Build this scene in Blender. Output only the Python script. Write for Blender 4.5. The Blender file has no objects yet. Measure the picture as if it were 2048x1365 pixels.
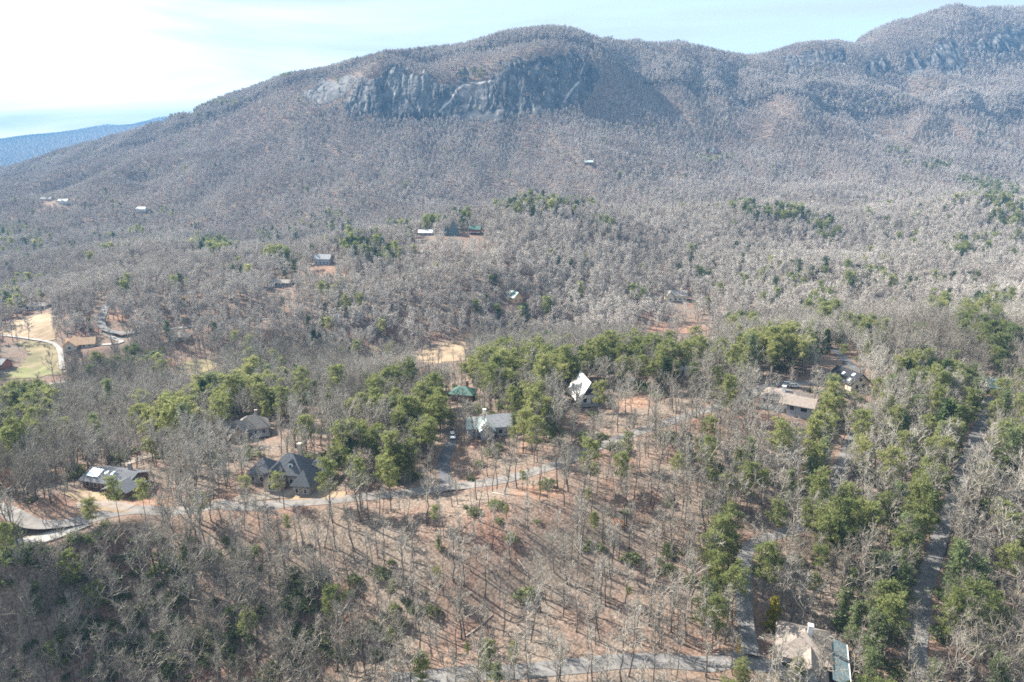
import bpy, math, random
import numpy as np
from mathutils import Vector

# ------------------------------------------------------------------ camera, sky, sun, exposure
sc = bpy.context.scene
C = sc.collection
CAMZ = 100.0
PITCH = math.radians(15.0)
cam_d = bpy.data.cameras.new("camera")
cam_d.sensor_width = 36.0
cam_d.lens = 24.0
cam_d.clip_start = 1.0
cam_d.clip_end = 20000.0
cam = bpy.data.objects.new("camera", cam_d)
cam.location = (0, 0, CAMZ)
cam.rotation_euler = (math.pi / 2 - PITCH, 0, 0)
C.objects.link(cam)
sc.camera = cam

SUN_EL = math.radians(38.0)
SUN_AZ_LEFT = math.radians(61.0)          # to the left of straight ahead
SUN_DIR = Vector((-math.sin(SUN_AZ_LEFT) * math.cos(SUN_EL), math.cos(SUN_AZ_LEFT) * math.cos(SUN_EL), math.sin(SUN_EL)))
world = bpy.data.worlds.new("World")
sc.world = world
world.use_nodes = True
wn = world.node_tree
wn.nodes.clear()
w_out = wn.nodes.new("ShaderNodeOutputWorld")
w_bg = wn.nodes.new("ShaderNodeBackground")
w_bg.inputs["Strength"].default_value = 0.11
sky = wn.nodes.new("ShaderNodeTexSky")
sky.sky_type = 'NISHITA'
sky.sun_disc = False
sky.sun_elevation = SUN_EL
sky.sun_rotation = -SUN_AZ_LEFT
sky.altitude = 400
sky.air_density = 1.0
sky.dust_density = 2.0
# thin cirrus veil over the blue
w_tc = wn.nodes.new("ShaderNodeTexCoord")
w_map = wn.nodes.new("ShaderNodeMapping")
w_map.inputs["Rotation"].default_value = (0.25, 0.1, 0.4)
w_map.inputs["Scale"].default_value = (1.2, 1.6, 9.0)
w_noise = wn.nodes.new("ShaderNodeTexNoise")
w_noise.inputs["Scale"].default_value = 1.6
w_noise.inputs["Detail"].default_value = 6.0
w_noise.inputs["Distortion"].default_value = 0.6
w_ramp = wn.nodes.new("ShaderNodeValToRGB")
w_ramp.color_ramp.elements[0].position = 0.40
w_ramp.color_ramp.elements[0].color = (0.38, 0.38, 0.38, 1)
w_ramp.color_ramp.elements[1].position = 0.62
w_ramp.color_ramp.elements[1].color = (0.95, 0.95, 0.95, 1)
w_mix = wn.nodes.new("ShaderNodeMix")
w_mix.data_type = 'RGBA'
w_mix.inputs[7].default_value = (2.35, 2.65, 2.78, 1)
L = wn.links.new
L(w_tc.outputs["Generated"], w_map.inputs["Vector"])
L(w_map.outputs[0], w_noise.inputs["Vector"])
L(w_noise.outputs["Fac"], w_ramp.inputs[0])
L(w_ramp.outputs[0], w_mix.inputs[0])
L(sky.outputs[0], w_mix.inputs[6])
L(w_mix.outputs[2], w_bg.inputs["Color"])
L(w_bg.outputs[0], w_out.inputs["Surface"])

sun_d = bpy.data.lights.new("sun", 'SUN')
sun_d.energy = 5.0
sun_d.angle = math.radians(0.5)
sun_d.color = (1.0, 0.94, 0.85)
sun = bpy.data.objects.new("sun", sun_d)
sun.rotation_euler = (-SUN_DIR).to_track_quat('-Z', 'Y').to_euler()
sun.location = SUN_DIR * 500
C.objects.link(sun)

sc.view_settings.view_transform = 'Standard'
sc.view_settings.look = 'None'
sc.view_settings.gamma = 1.0
sc.view_settings.exposure = 1.68
sc.view_settings.use_curve_mapping = False
cy = sc.cycles
cy.max_bounces = 4
cy.diffuse_bounces = 2
cy.glossy_bounces = 1
cy.transmission_bounces = 2
cy.transparent_max_bounces = 4
cy.volume_bounces = 0
cy.caustics_reflective = False
cy.caustics_refractive = False
cy.use_denoising = False
cy.filter_width = 1.75

# ------------------------------------------------------------------ small helpers
FPX = 2048 * 24.0 / 36.0
SP, CP = math.sin(PITCH), math.cos(PITCH)
rng = np.random.default_rng(7)
random.seed(7)

def ray(px, py):
    u = (px - 1024.0) / FPX
    v = (682.5 - py) / FPX
    return np.array((u, CP + v * SP, -SP + v * CP))

def at_z(px, py, z):                      # point of the photograph's ray at height z
    d = ray(px, py)
    t = (z - CAMZ) / d[2]
    return (d[0] * t, d[1] * t, z)

def at_y(px, py, y):                      # ... at distance y
    d = ray(px, py)
    t = y / d[1]
    return (d[0] * t, y, CAMZ + d[2] * t)

def project(x, y, z):
    zz = z - CAMZ
    dep = y * CP - zz * SP
    dep = np.where(np.abs(dep) < 1e-3, 1e-3, dep)
    up = y * SP + zz * CP
    return 1024.0 + FPX * x / dep, 682.5 - FPX * up / dep, dep

def smooth(a, b, x):
    t = np.clip((x - a) / (b - a), 0, 1)
    return t * t * (3 - 2 * t)

def _h(ix, iy, s):
    n = (ix.astype(np.int64) * 374761393 + iy.astype(np.int64) * 668265263 + s * 974634777) & 0x7fffffff
    n = ((n ^ (n >> 13)) * 1274126177) & 0x7fffffff
    n = n ^ (n >> 16)
    return (n & 0xffff) / 65535.0

def vnoise(x, y, s=0):
    ix, iy = np.floor(x), np.floor(y)
    fx, fy = x - ix, y - iy
    fx, fy = fx * fx * (3 - 2 * fx), fy * fy * (3 - 2 * fy)
    a, b = _h(ix, iy, s), _h(ix + 1, iy, s)
    c, d = _h(ix, iy + 1, s), _h(ix + 1, iy + 1, s)
    return (a * (1 - fx) + b * fx) * (1 - fy) + (c * (1 - fx) + d * fx) * fy

def fbm(x, y, s=0, o=4):
    r, a, t = 0.0, 1.0, 0.0
    for k in range(o):
        r = r + a * vnoise(x * 2 ** k + 17.3 * k, y * 2 ** k - 9.1 * k, s + k)
        t += a
        a *= 0.5
    return r / t * 2 - 1

def in_poly(px, py, poly):
    px, py = np.asarray(px, float), np.asarray(py, float)
    ins = np.zeros(px.shape, bool)
    n = len(poly)
    for i in range(n):
        x1, y1 = poly[i]
        x2, y2 = poly[(i + 1) % n]
        if y1 == y2:
            continue
        c = ((y1 > py) != (y2 > py)) & (px < (x2 - x1) * (py - y1) / (y2 - y1) + x1)
        ins ^= c
    return ins

def tag(o, label=None, cat=None, group=None, kind=None):
    if label: o["label"] = label
    if cat: o["category"] = cat
    if group: o["group"] = group
    if kind: o["kind"] = kind
    return o

def link(name, me, mats=(), parent=None):
    for m in mats:
        me.materials.append(m)
    o = bpy.data.objects.new(name, me)
    C.objects.link(o)
    if parent:
        o.parent = parent
    return o

def empty(name, loc, rz=0.0):
    o = bpy.data.objects.new(name, None)
    o.location = loc
    o.rotation_euler = (0, 0, rz)
    o.empty_display_size = 0.5
    C.objects.link(o)
    return o

class MB:
    """collects faces; build() makes ONE mesh object"""
    def __init__(s):
        s.v, s.f = [], []
    def add(s, vs, fs):
        k = len(s.v)
        s.v.extend(vs)
        s.f.extend([tuple(i + k for i in f) for f in fs])
    def box(s, x0, x1, y0, y1, z0, z1):
        s.add([(x0, y0, z0), (x1, y0, z0), (x1, y1, z0), (x0, y1, z0), (x0, y0, z1), (x1, y0, z1), (x1, y1, z1), (x0, y1, z1)],
              [(0, 3, 2, 1), (4, 5, 6, 7), (0, 1, 5, 4), (1, 2, 6, 5), (2, 3, 7, 6), (3, 0, 4, 7)])
        return s
    def tube(s, a, b, ra, rb, n=6):
        a, b = Vector(a), Vector(b)
        d = (b - a).normalized()
        u = d.orthogonal().normalized()
        w = d.cross(u)
        ring = [(math.cos(2 * math.pi * i / n), math.sin(2 * math.pi * i / n)) for i in range(n)]
        vs = [tuple(a + (u * c + w * q) * ra) for c, q in ring] + [tuple(b + (u * c + w * q) * rb) for c, q in ring]
        s.add(vs, [(i, (i + 1) % n, n + (i + 1) % n, n + i) for i in range(n)] + [tuple(range(n - 1, -1, -1)), tuple(range(n, 2 * n))])
        return s
    def build(s, name, mat, parent=None):
        me = bpy.data.meshes.new(name)
        me.from_pydata(s.v, [], s.f)
        return link(name, me, [mat] if mat else [], parent)

# ------------------------------------------------------------------ materials
MATS = {}
def nodes_of(name):
    m = bpy.data.materials.new(name)
    m.use_nodes = True
    nt = m.node_tree
    b = nt.nodes["Principled BSDF"]
    b.inputs["Specular IOR Level"].default_value = 0.25
    MATS[name] = m
    return m, nt, b

def rgba(c, k=1.0):
    return (c[0] * k, c[1] * k, c[2] * k, 1)

def mat_noise(name, c1, c2, scale=0.5, rough=0.85, detail=5, bump=0.0, stretch=(1, 1, 1), metal=0.0, rand=0.0, spec=0.25):
    m, nt, b = nodes_of(name)
    N, K = nt.nodes.new, nt.links.new
    tc = N("ShaderNodeTexCoord")
    mp = N("ShaderNodeMapping")
    mp.inputs["Scale"].default_value = stretch
    nz = N("ShaderNodeTexNoise")
    nz.inputs["Scale"].default_value = scale
    nz.inputs["Detail"].default_value = detail
    rp = N("ShaderNodeValToRGB")
    rp.color_ramp.elements[0].position = 0.32
    rp.color_ramp.elements[0].color = rgba(c1)
    rp.color_ramp.elements[1].position = 0.68
    rp.color_ramp.elements[1].color = rgba(c2)
    K(tc.outputs["Object"], mp.inputs[0])
    K(mp.outputs[0], nz.inputs["Vector"])
    K(nz.outputs["Fac"], rp.inputs[0])
    col = rp.outputs[0]
    if rand:
        oi = N("ShaderNodeObjectInfo")
        hs = N("ShaderNodeHueSaturation")
        mr = N("ShaderNodeMapRange")
        mr.inputs["To Min"].default_value = 1 - rand
        mr.inputs["To Max"].default_value = 1 + rand
        K(oi.outputs["Random"], mr.inputs["Value"])
        K(mr.outputs[0], hs.inputs["Value"])
        K(col, hs.inputs["Color"])
        col = hs.outputs[0]
    K(col, b.inputs["Base Color"])
    b.inputs["Roughness"].default_value = rough
    b.inputs["Metallic"].default_value = metal
    b.inputs["Specular IOR Level"].default_value = spec
    if bump:
        bp = N("ShaderNodeBump")
        bp.inputs["Strength"].default_value = bump
        bp.inputs["Distance"].default_value = 0.1
        K(nz.outputs["Fac"], bp.inputs["Height"])
        K(bp.outputs[0], b.inputs["Normal"])
    return m

def mat_foliage(name, stops, transl=0.25):
    """colour from a per-clump tint attribute and a per-tree random value; some light passes through"""
    m = bpy.data.materials.new(name)
    m.use_nodes = True
    nt = m.node_tree
    nt.nodes.clear()
    N, K = nt.nodes.new, nt.links.new
    out = N("ShaderNodeOutputMaterial")
    at = N("ShaderNodeAttribute")
    at.attribute_name = "tint"
    oi = N("ShaderNodeObjectInfo")
    nz = N("ShaderNodeTexNoise"); nz.inputs["Scale"].default_value = 0.011; nz.inputs["Detail"].default_value = 4.0
    st = N("ShaderNodeMapRange"); st.inputs["From Min"].default_value = 0.36; st.inputs["From Max"].default_value = 0.64; st.inputs["To Min"].default_value = 0.0; st.inputs["To Max"].default_value = 0.48
    K(oi.outputs["Location"], nz.inputs["Vector"]); K(nz.outputs["Fac"], st.inputs["Value"])
    ma = N("ShaderNodeMath"); ma.operation = 'MULTIPLY_ADD'; ma.inputs[1].default_value = 0.28
    K(st.outputs[0], ma.inputs[2])
    mb = N("ShaderNodeMath"); mb.operation = 'MULTIPLY_ADD'; mb.inputs[1].default_value = 0.26
    rp = N("ShaderNodeValToRGB")
    cr = rp.color_ramp
    while len(cr.elements) < len(stops):
        cr.elements.new(0.5)
    for e, (p, c) in zip(cr.elements, stops):
        e.position = p
        e.color = rgba(c)
    K(oi.outputs["Random"], ma.inputs[0])
    K(at.outputs["Fac"], mb.inputs[0])
    K(ma.outputs[0], mb.inputs[2])
    K(mb.outputs[0], rp.inputs[0])
    df = N("ShaderNodeBsdfDiffuse")
    K(rp.outputs[0], df.inputs["Color"])
    if transl:
        tr = N("ShaderNodeBsdfTranslucent")
        mx = N("ShaderNodeMixShader")
        mx.inputs[0].default_value = transl
        K(rp.outputs[0], tr.inputs["Color"])
        K(df.outputs[0], mx.inputs[1])
        K(tr.outputs[0], mx.inputs[2])
        K(mx.outputs[0], out.inputs["Surface"])
    else:
        K(df.outputs[0], out.inputs["Surface"])
    MATS[name] = m
    return m

mat_noise("bark", (0.085, 0.072, 0.060), (0.185, 0.162, 0.140), 1.2, 0.9, rand=0.35, stretch=(1, 1, 0.3))
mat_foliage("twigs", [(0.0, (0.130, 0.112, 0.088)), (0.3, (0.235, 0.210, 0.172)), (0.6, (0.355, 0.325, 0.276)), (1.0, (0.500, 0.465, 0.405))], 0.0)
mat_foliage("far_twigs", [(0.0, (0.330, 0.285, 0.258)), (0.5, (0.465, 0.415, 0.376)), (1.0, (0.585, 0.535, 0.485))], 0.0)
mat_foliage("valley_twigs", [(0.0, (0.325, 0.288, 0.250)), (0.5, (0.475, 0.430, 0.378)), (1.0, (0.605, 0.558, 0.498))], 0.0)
mat_foliage("red_twigs", [(0.0, (0.30, 0.13, 0.08)), (1.0, (0.42, 0.22, 0.15))], 0.1)
mat_foliage("needles", [(0.0, (0.115, 0.142, 0.058)), (0.35, (0.215, 0.240, 0.092)), (0.7, (0.310, 0.320, 0.130)), (1.0, (0.410, 0.395, 0.180))], 0.52)
mat_foliage("soft_needles", [(0.0, (0.130, 0.165, 0.075)), (0.5, (0.210, 0.245, 0.120)), (1.0, (0.310, 0.330, 0.190))], 0.45)
mat_foliage("dark_needles", [(0.0, (0.045, 0.070, 0.034)), (0.5, (0.080, 0.115, 0.050)), (1.0, (0.130, 0.165, 0.070))], 0.35)
mat_foliage("golden_needles", [(0.0, (0.16, 0.15, 0.02)), (0.5, (0.28, 0.24, 0.03)), (1.0, (0.42, 0.33, 0.05))], 0.30)
mat_foliage("broad_leaves", [(0.0, (0.110, 0.132, 0.058)), (0.5, (0.195, 0.222, 0.105)), (1.0, (0.300, 0.320, 0.175))], 0.35)
mat_foliage("orange_leaves", [(0.0, (0.35, 0.12, 0.04)), (1.0, (0.50, 0.22, 0.09))], 0.25)
mat_noise("asphalt", (0.105, 0.102, 0.100), (0.215, 0.205, 0.195), 0.45, 0.92, 10)
mat_noise("pale_asphalt", (0.135, 0.125, 0.115), (0.245, 0.225, 0.205), 0.45, 0.92, 10)
mat_noise("dark_asphalt", (0.085, 0.088, 0.095), (0.13, 0.13, 0.135), 0.3, 0.9, 8)
mat_noise("concrete", (0.24, 0.225, 0.205), (0.37, 0.35, 0.32), 0.3, 0.9, 8)
mat_noise("gravel", (0.20, 0.162, 0.132), (0.32, 0.27, 0.222), 0.5, 0.95, 10)
mat_noise("dry_grass", (0.21, 0.150, 0.095), (0.37, 0.28, 0.18), 0.12, 0.95, 8)
mat_noise("green_grass", (0.13, 0.120, 0.060), (0.27, 0.215, 0.12), 0.08, 0.95, 8)
mat_noise("putting_turf", (0.13, 0.150, 0.052), (0.21, 0.21, 0.085), 0.06, 0.95, 8)
mat_noise("shoulder_leaves", (0.30, 0.15, 0.07), (0.52, 0.30, 0.15), 0.8, 0.95, 9)
mat_noise("red_clay", (0.19, 0.105, 0.070), (0.32, 0.19, 0.13), 0.25, 0.95, 9)
mat_noise("stone", (0.20, 0.17, 0.15), (0.42, 0.37, 0.33), 2.2, 0.9, 6, bump=0.4)
mat_noise("brick", (0.26, 0.10, 0.06), (0.38, 0.17, 0.11), 2.0, 0.9, 6)
mat_noise("tan_wall", (0.46, 0.38, 0.29), (0.55, 0.46, 0.36), 0.6, 0.85)
mat_noise("white_wall", (0.60, 0.60, 0.58), (0.74, 0.74, 0.72), 0.5, 0.8, stretch=(1, 1, 6))
mat_noise("grey_wall", (0.30, 0.31, 0.33), (0.40, 0.41, 0.43), 0.5, 0.8, stretch=(1, 1, 6))
mat_noise("cream_wall", (0.66, 0.58, 0.42), (0.78, 0.70, 0.54), 0.5, 0.8)
mat_noise("brown_wall", (0.12, 0.075, 0.05), (0.20, 0.13, 0.09), 0.6, 0.85, stretch=(1, 1, 6))
mat_noise("red_wall", (0.20, 0.07, 0.05), (0.30, 0.11, 0.08), 0.6, 0.85)
mat_noise("yellow_log_wall", (0.55, 0.33, 0.16), (0.68, 0.45, 0.25), 0.7, 0.8, stretch=(1, 1, 8))
mat_noise("charcoal_shingle", (0.075, 0.080, 0.088), (0.125, 0.130, 0.140), 1.6, 0.85, 8, bump=0.2)
mat_noise("black_shingle", (0.014, 0.015, 0.018), (0.030, 0.031, 0.036), 1.6, 0.8, 8, bump=0.2)
mat_noise("brown_shingle", (0.200, 0.165, 0.142), (0.29, 0.245, 0.212), 1.4, 0.9, 8, bump=0.2)
mat_noise("taupe_shingle", (0.21, 0.185, 0.165), (0.31, 0.28, 0.25), 1.4, 0.9, 8, bump=0.2)
mat_noise("grey_shingle", (0.24, 0.245, 0.25), (0.36, 0.365, 0.37), 1.4, 0.9, 8, bump=0.2)
mat_noise("orange_shingle", (0.56, 0.35, 0.20), (0.72, 0.49, 0.31), 0.8, 0.9, 8, bump=0.2)
mat_noise("mint_metal", (0.40, 0.47, 0.44), (0.52, 0.58, 0.55), 0.6, 0.5, stretch=(6, 1, 1))
mat_noise("green_metal", (0.06, 0.125, 0.10), (0.10, 0.18, 0.145), 0.6, 0.5, stretch=(6, 1, 1))
mat_noise("teal_metal", (0.15, 0.24, 0.215), (0.22, 0.32, 0.285), 0.6, 0.5, stretch=(6, 1, 1))
mat_noise("slate_metal", (0.10, 0.15, 0.165), (0.16, 0.21, 0.225), 0.6, 0.5, stretch=(6, 1, 1))
mat_noise("white_metal", (0.68, 0.67, 0.64), (0.82, 0.81, 0.78), 0.35, 0.55, 6)
mat_noise("white_trim", (0.70, 0.70, 0.68), (0.80, 0.80, 0.78), 1.0, 0.6)
mat_noise("dark_trim", (0.06, 0.055, 0.05), (0.10, 0.09, 0.08), 1.0, 0.7)
mat_noise("grey_wood", (0.25, 0.23, 0.21), (0.38, 0.36, 0.33), 1.0, 0.85, stretch=(5, 1, 1))
mat_noise("glass", (0.02, 0.025, 0.03), (0.05, 0.06, 0.07), 0.6, 0.08, spec=0.6)
mat_noise("skylight_glass", (0.42, 0.50, 0.54), (0.62, 0.68, 0.70), 0.6, 0.15, spec=0.5)
mat_noise("white_membrane", (0.62, 0.74, 0.76), (0.80, 0.86, 0.88), 0.3, 0.5)
mat_noise("white_paint", (0.74, 0.74, 0.74), (0.80, 0.80, 0.80), 0.5, 0.25, spec=0.5)
mat_noise("rubber", (0.015, 0.015, 0.015), (0.03, 0.03, 0.03), 3.0, 0.8)
mat_noise("steel", (0.35, 0.35, 0.36), (0.5, 0.5, 0.5), 3.0, 0.35, metal=0.8)
mat_noise("lamp_lens", (0.55, 0.55, 0.55), (0.75, 0.75, 0.75), 3.0, 0.1)
mat_noise("red_lens", (0.35, 0.02, 0.02), (0.45, 0.04, 0.03), 3.0, 0.2)
mat_noise("dead_wood", (0.34, 0.29, 0.24), (0.52, 0.46, 0.40), 1.5, 0.9, stretch=(1, 1, 0.2))
M = MATS
# ------------------------------------------------------------------ terrain: control points -> smooth surface -> grid sheet
cps = []
def Z(px, py, z): cps.append(at_z(px, py, z))
def Y(px, py, y): cps.append(at_y(px, py, y))
# near hillside below the paved road
for a in [(1050, 1340, -15), (1300, 1335, -14), (1500, 1330, -13), (900, 1350, -17), (650, 1365, -25), (300, 1365, -31), (0, 1365, -35), (1700, 1330, -11), (1850, 1365, -11), (2048, 1365, -14),
          (-300, 1365, -40), (2350, 1365, -18), (1024, 1700, -34), (200, 1700, -48), (1900, 1700, -30),
          (0, 1120, -9), (200, 1100, -10), (100, 1230, -21), (400, 1200, -18), (700, 1150, -11), (1000, 1150, -8), (1300, 1100, -5), (700, 1270, -19), (1000, 1260, -13), (1350, 1230, -10),
          # the paved road and the ridge it follows
          (0, 1020, -3), (160, 1038, -4), (500, 1008, -4), (740, 995, -3), (900, 975, -2), (1060, 946, 0), (1200, 892, 2), (1300, 855, 4), (1420, 817, 6), (-300, 1000, -4),
          (1500, 1090, -4), (1490, 1230, -9), (1700, 930, 0), (1660, 1000, -2), (1905, 1000, -1), (1880, 1080, -4), (1850, 1200, -8), (1985, 800, 2), (1600, 910, 2), (2300, 1000, -4), (2300, 800, 2),
          (1560, 835, 5), (1160, 815, 3), (975, 880, 0), (925, 802, -4), (578, 975, -3), (500, 875, -8), (235, 970, -5), (100, 900, -13), (0, 850, -18), (-300, 840, -20), (250, 830, -20), (400, 790, -24),
          (720, 900, -3), (800, 860, -5), (1100, 760, 0), (1250, 745, 3), (1400, 745, 5), (1550, 745, 7), (1695, 775, 6), (1850, 720, 5), (2040, 700, 4), (2350, 690, 2), (700, 800, -16), (840, 760, -18),
          # golf valley
          (880, 705, -32), (780, 697, -33), (600, 715, -33), (420, 728, -34), (50, 650, -33), (100, 740, -34), (0, 765, -33), (250, 740, -34), (-300, 700, -34), (1170, 692, -30), (1400, 668, -24), (1300, 655, -24), (1040, 680, -32), (1700, 640, -15), (1980, 620, -10), (2350, 610, -10),
          (160, 695, -28), (205, 650, -22), (340, 680, -27)]:
    Z(*a)
for a in [(200, 620, 530), (560, 572, 575), (645, 532, 600), (250, 560, 640), (60, 612, 640), (740, 495, 645), (850, 472, 690), (950, 467, 720), (1070, 422, 800), (1180, 438, 800), (400, 505, 740), (300, 515, 720), (200, 520, 780), (0, 540, 820), (-300, 540, 820),
          (1000, 600, 535), (700, 650, 492), (800, 640, 500), (900, 610, 520), (850, 550, 580), (1350, 602, 555), (1550, 428, 880), (1450, 440, 850), (1640, 455, 840), (1700, 500, 760), (1900, 550, 640), (1980, 425, 900), (2048, 480, 800), (2400, 470, 850), (1700, 580, 590), (1300, 500, 740), (1500, 520, 700), (480, 600, 540), (620, 600, 530),
          # far side of the valley and the mountain's apron
          (300, 430, 1110), (0, 450, 1060), (-350, 450, 1060), (284, 420, 1150), (110, 400, 1210), (600, 420, 1130), (900, 405, 1160), (1175, 332, 1300), (1425, 305, 1480), (1300, 385, 1200), (1600, 385, 1250), (1800, 350, 1360), (2048, 330, 1480), (2400, 330, 1450),
          (0, 380, 1400), (200, 360, 1400), (400, 330, 1430), (600, 300, 1430), (800, 290, 1420), (1000, 290, 1420), (1150, 270, 1440),
          # left flank ridge line
          (-400, 420, 2050), (-200, 375, 2030), (0, 350, 2000), (100, 322, 1950), (200, 292, 1900), (330, 252, 1850), (0, 372, 1700), (100, 352, 1680), (200, 325, 1680), (-250, 395, 1750), (450, 204, 1800), (570, 166, 1780), (700, 138, 1760), (850, 110, 1750), (1000, 82, 1750), (1060, 72, 1750), (1110, 70, 1750), (1160, 80, 1755), (1210, 106, 1790),
          # slabs and face of the bald
          (420, 262, 1620), (300, 290, 1680), (520, 230, 1600), (620, 205, 1580), (640, 175, 1640), (740, 145, 1590), (800, 142, 1580), (880, 158, 1570), (940, 160, 1570), (1010, 135, 1580), (1100, 120, 1600), (1190, 125, 1640),
          (700, 232, 1505), (790, 240, 1500), (880, 233, 1500), (960, 240, 1500), (1050, 232, 1500), (1130, 225, 1510), (1200, 220, 1560), (850, 127, 1670), (1000, 105, 1670), (1100, 95, 1680),
          # spur and the cirque to the right
          (1240, 135, 1770), (1320, 150, 1790), (1430, 195, 1680), (1560, 236, 1600), (1270, 190, 1640), (1370, 226, 1610), (1500, 264, 1560), (1700, 262, 1620), (1900, 235, 1700), (2048, 215, 1740), (2400, 230, 1720),
          (1300, 122, 1850), (1400, 150, 1830), (1500, 172, 1820), (1600, 160, 1880), (1700, 165, 1880), (1800, 168, 1900), (1900, 158, 1940), (2000, 130, 2000), (2100, 120, 2020), (1880, 95, 2060), (1980, 80, 2090),
          # right-hand crest
          (1255, 106, 1850), (1300, 100, 1890), (1350, 98, 1920), (1420, 113, 1950), (1500, 124, 1990), (1560, 112, 2010), (1640, 96, 2030), (1730, 102, 2060), (1800, 66, 2180), (1870, 34, 2220), (1910, 24, 2230), (1960, 34, 2230), (2048, 31, 2250), (2300, 20, 2260), (2600, 60, 2260),
          # far blue ridge
          (-500, 330, 6600), (-200, 310, 6600), (0, 288, 6600), (60, 272, 6600), (150, 266, 6600), (225, 250, 6600), (245, 256, 6650), (320, 236, 6900), (420, 232, 7000), (600, 240, 7100)]:
    Y(*a)
def YZ(px, y, z): cps.append(((px - 1024) / FPX * y * 0.985, y, z))
for a in [(500, 860, -22), (640, 840, -20), (760, 850, -16), (880, 900, -6), (1000, 930, 4), (1100, 960, 16), (1220, 960, 14), (1400, 1000, 14), (1550, 1030, 18), (1650, 1000, 10), (400, 900, -20), (250, 880, -24), (1990, 1050, 20)]: YZ(*a)
# ground that falls away behind the crests, and the surroundings out of frame
cps += [(-1500, 2350, -60), (-900, 2350, 10), (-500, 2300, 60), (-100, 2350, 120), (100, 2150, 230), (-1400, 3200, -80), (-600, 3300, -60), (300, 3000, 150), (900, 3000, 220), (1600, 3100, 330), (2600, 3000, 250), (0, 4200, 60), (600, 2350, 250), (1250, 2600, 330), (-2500, 5200, -40), (-1200, 5200, 0),
        (-2500, 3800, -60), (-1500, 3900, -60), (-4000, 4700, 60), (-3500, 2000, -40), (-2600, 1200, -20), (-1500, 600, -40), (3500, 2400, 300), (2600, 1400, 150), (1600, 700, 30), (-4500, 8200, 60), (-1500, 8200, 120), (2000, 7000, 200), (-5500, 6600, 60), (5000, 5000, 200),
        (0, 0, -45), (-300, 0, -60), (300, 0, -40), (0, -200, -60), (800, 0, -20), (-800, 0, -50), (4500, 0, 50), (-5000, 0, 0), (0, -600, -60)]
cp = np.array(cps)
SC, CC = 1000.0, 0.030
def kern(a, b):
    return -np.sqrt(((a[:, None, :] - b[None, :, :]) ** 2).sum(2) + CC * CC)
P2 = cp[:, :2] / SC
n = len(cp)
A = np.zeros((n + 3, n + 3))
A[:n, :n] = kern(P2, P2) - 0.00015 * np.eye(n)
A[:n, n] = 1; A[:n, n + 1:] = P2
A[n, :n] = 1; A[n + 1:, :n] = P2.T
WGT = np.linalg.solve(A, np.concatenate([cp[:, 2], np.zeros(3)]))
def base_h(x, y):
    p = np.stack([x.ravel(), y.ravel()], 1) / SC
    out = np.empty(len(p))
    for i in range(0, len(p), 20000):
        q = p[i:i + 20000]
        out[i:i + 20000] = kern(q, P2) @ WGT[:n] + WGT[n] + q @ WGT[n + 1:]
    return out.reshape(x.shape)

def axis(*segs):
    r = []
    for a, b, st in segs:
        r.append(np.linspace(a, b, max(2, int(round((b - a) / st)) + 1))[:-1])
    return np.concatenate(r + [[segs[-1][1]]])
half = [(260, 900, 8), (900, 2200, 15), (2200, 6000, 110)]
pos = axis(*half)
XS = np.concatenate([-pos[::-1], axis((-260, 260, 2.5))[1:-1], pos])
YS = axis((-500, 80, 20), (80, 430, 2.5), (430, 700, 5), (700, 1400, 9), (1400, 1850, 6), (1850, 2700, 12), (2700, 8500, 85))
GX, GY = np.meshgrid(XS, YS)
GH = base_h(GX, GY)
# natural relief: finer on the near ground, spurs and hollows on the mountain
far = smooth(700, 1500, GY)
mid = smooth(300, 700, GY)
GH += fbm(GX / 30, GY / 30, 3, 4) * 1.0 * (1 - mid) + fbm(GX / 150, GY / 150, 5, 4) * 14.0 * mid * (1 - far)
rid = 1 - np.abs(fbm(GX / 170 + 0.25 * fbm(GX / 300, GY / 300, 8), GY / 330, 11, 4)) * 2
crest = 1 - 0.75 * np.exp(-(((GY - 1770) / 90) ** 2)) * (GX < 260) - 0.7 * np.exp(-(((GY - 2060 - 0.15 * (GX - 900)) / 130) ** 2)) * (GX >= 260)
GH += far * (rid - 0.3) * (19.0 + 14.0 * smooth(1500, 1250, GY)) * crest * smooth(2900, 2600, GY) * (1 + 1.2 * smooth(150, 400, GX) * smooth(1480, 1600, GY))

def height(x, y):
    x, y = np.asarray(x, float), np.asarray(y, float)
    i = np.clip(np.searchsorted(XS, x) - 1, 0, len(XS) - 2)
    j = np.clip(np.searchsorted(YS, y) - 1, 0, len(YS) - 2)
    fx = np.clip((x - XS[i]) / (XS[i + 1] - XS[i]), 0, 1)
    fy = np.clip((y - YS[j]) / (YS[j + 1] - YS[j]), 0, 1)
    # same split as the mesh (diagonal from (0,0) to (1,1))
    a, b, c, d = GH[j, i], GH[j, i + 1], GH[j + 1, i], GH[j + 1, i + 1]
    lo = a + fx * (b - a) + fy * (d - b)
    hi = a + fy * (c - a) + fx * (d - c)
    return np.where(fx >= fy, lo, hi)

TS = np.geomspace(70, 8000, 4000)
def hit(px, py):
    d = ray(px, py)
    p = TS[:, None] * d[None, :]
    g = height(p[:, 0], p[:, 1])
    below = (p[:, 2] + CAMZ) < g
    k = int(np.argmax(below)) if below.any() else len(TS) - 1
    k = max(k, 1)
    e0 = p[k - 1, 2] + CAMZ - g[k - 1]
    e1 = p[k, 2] + CAMZ - g[k]
    f = e0 / (e0 - e1) if e0 != e1 else 0
    q = p[k - 1] * (1 - f) + p[k] * f
    return np.array((q[0], q[1], q[2] + CAMZ))

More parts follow.
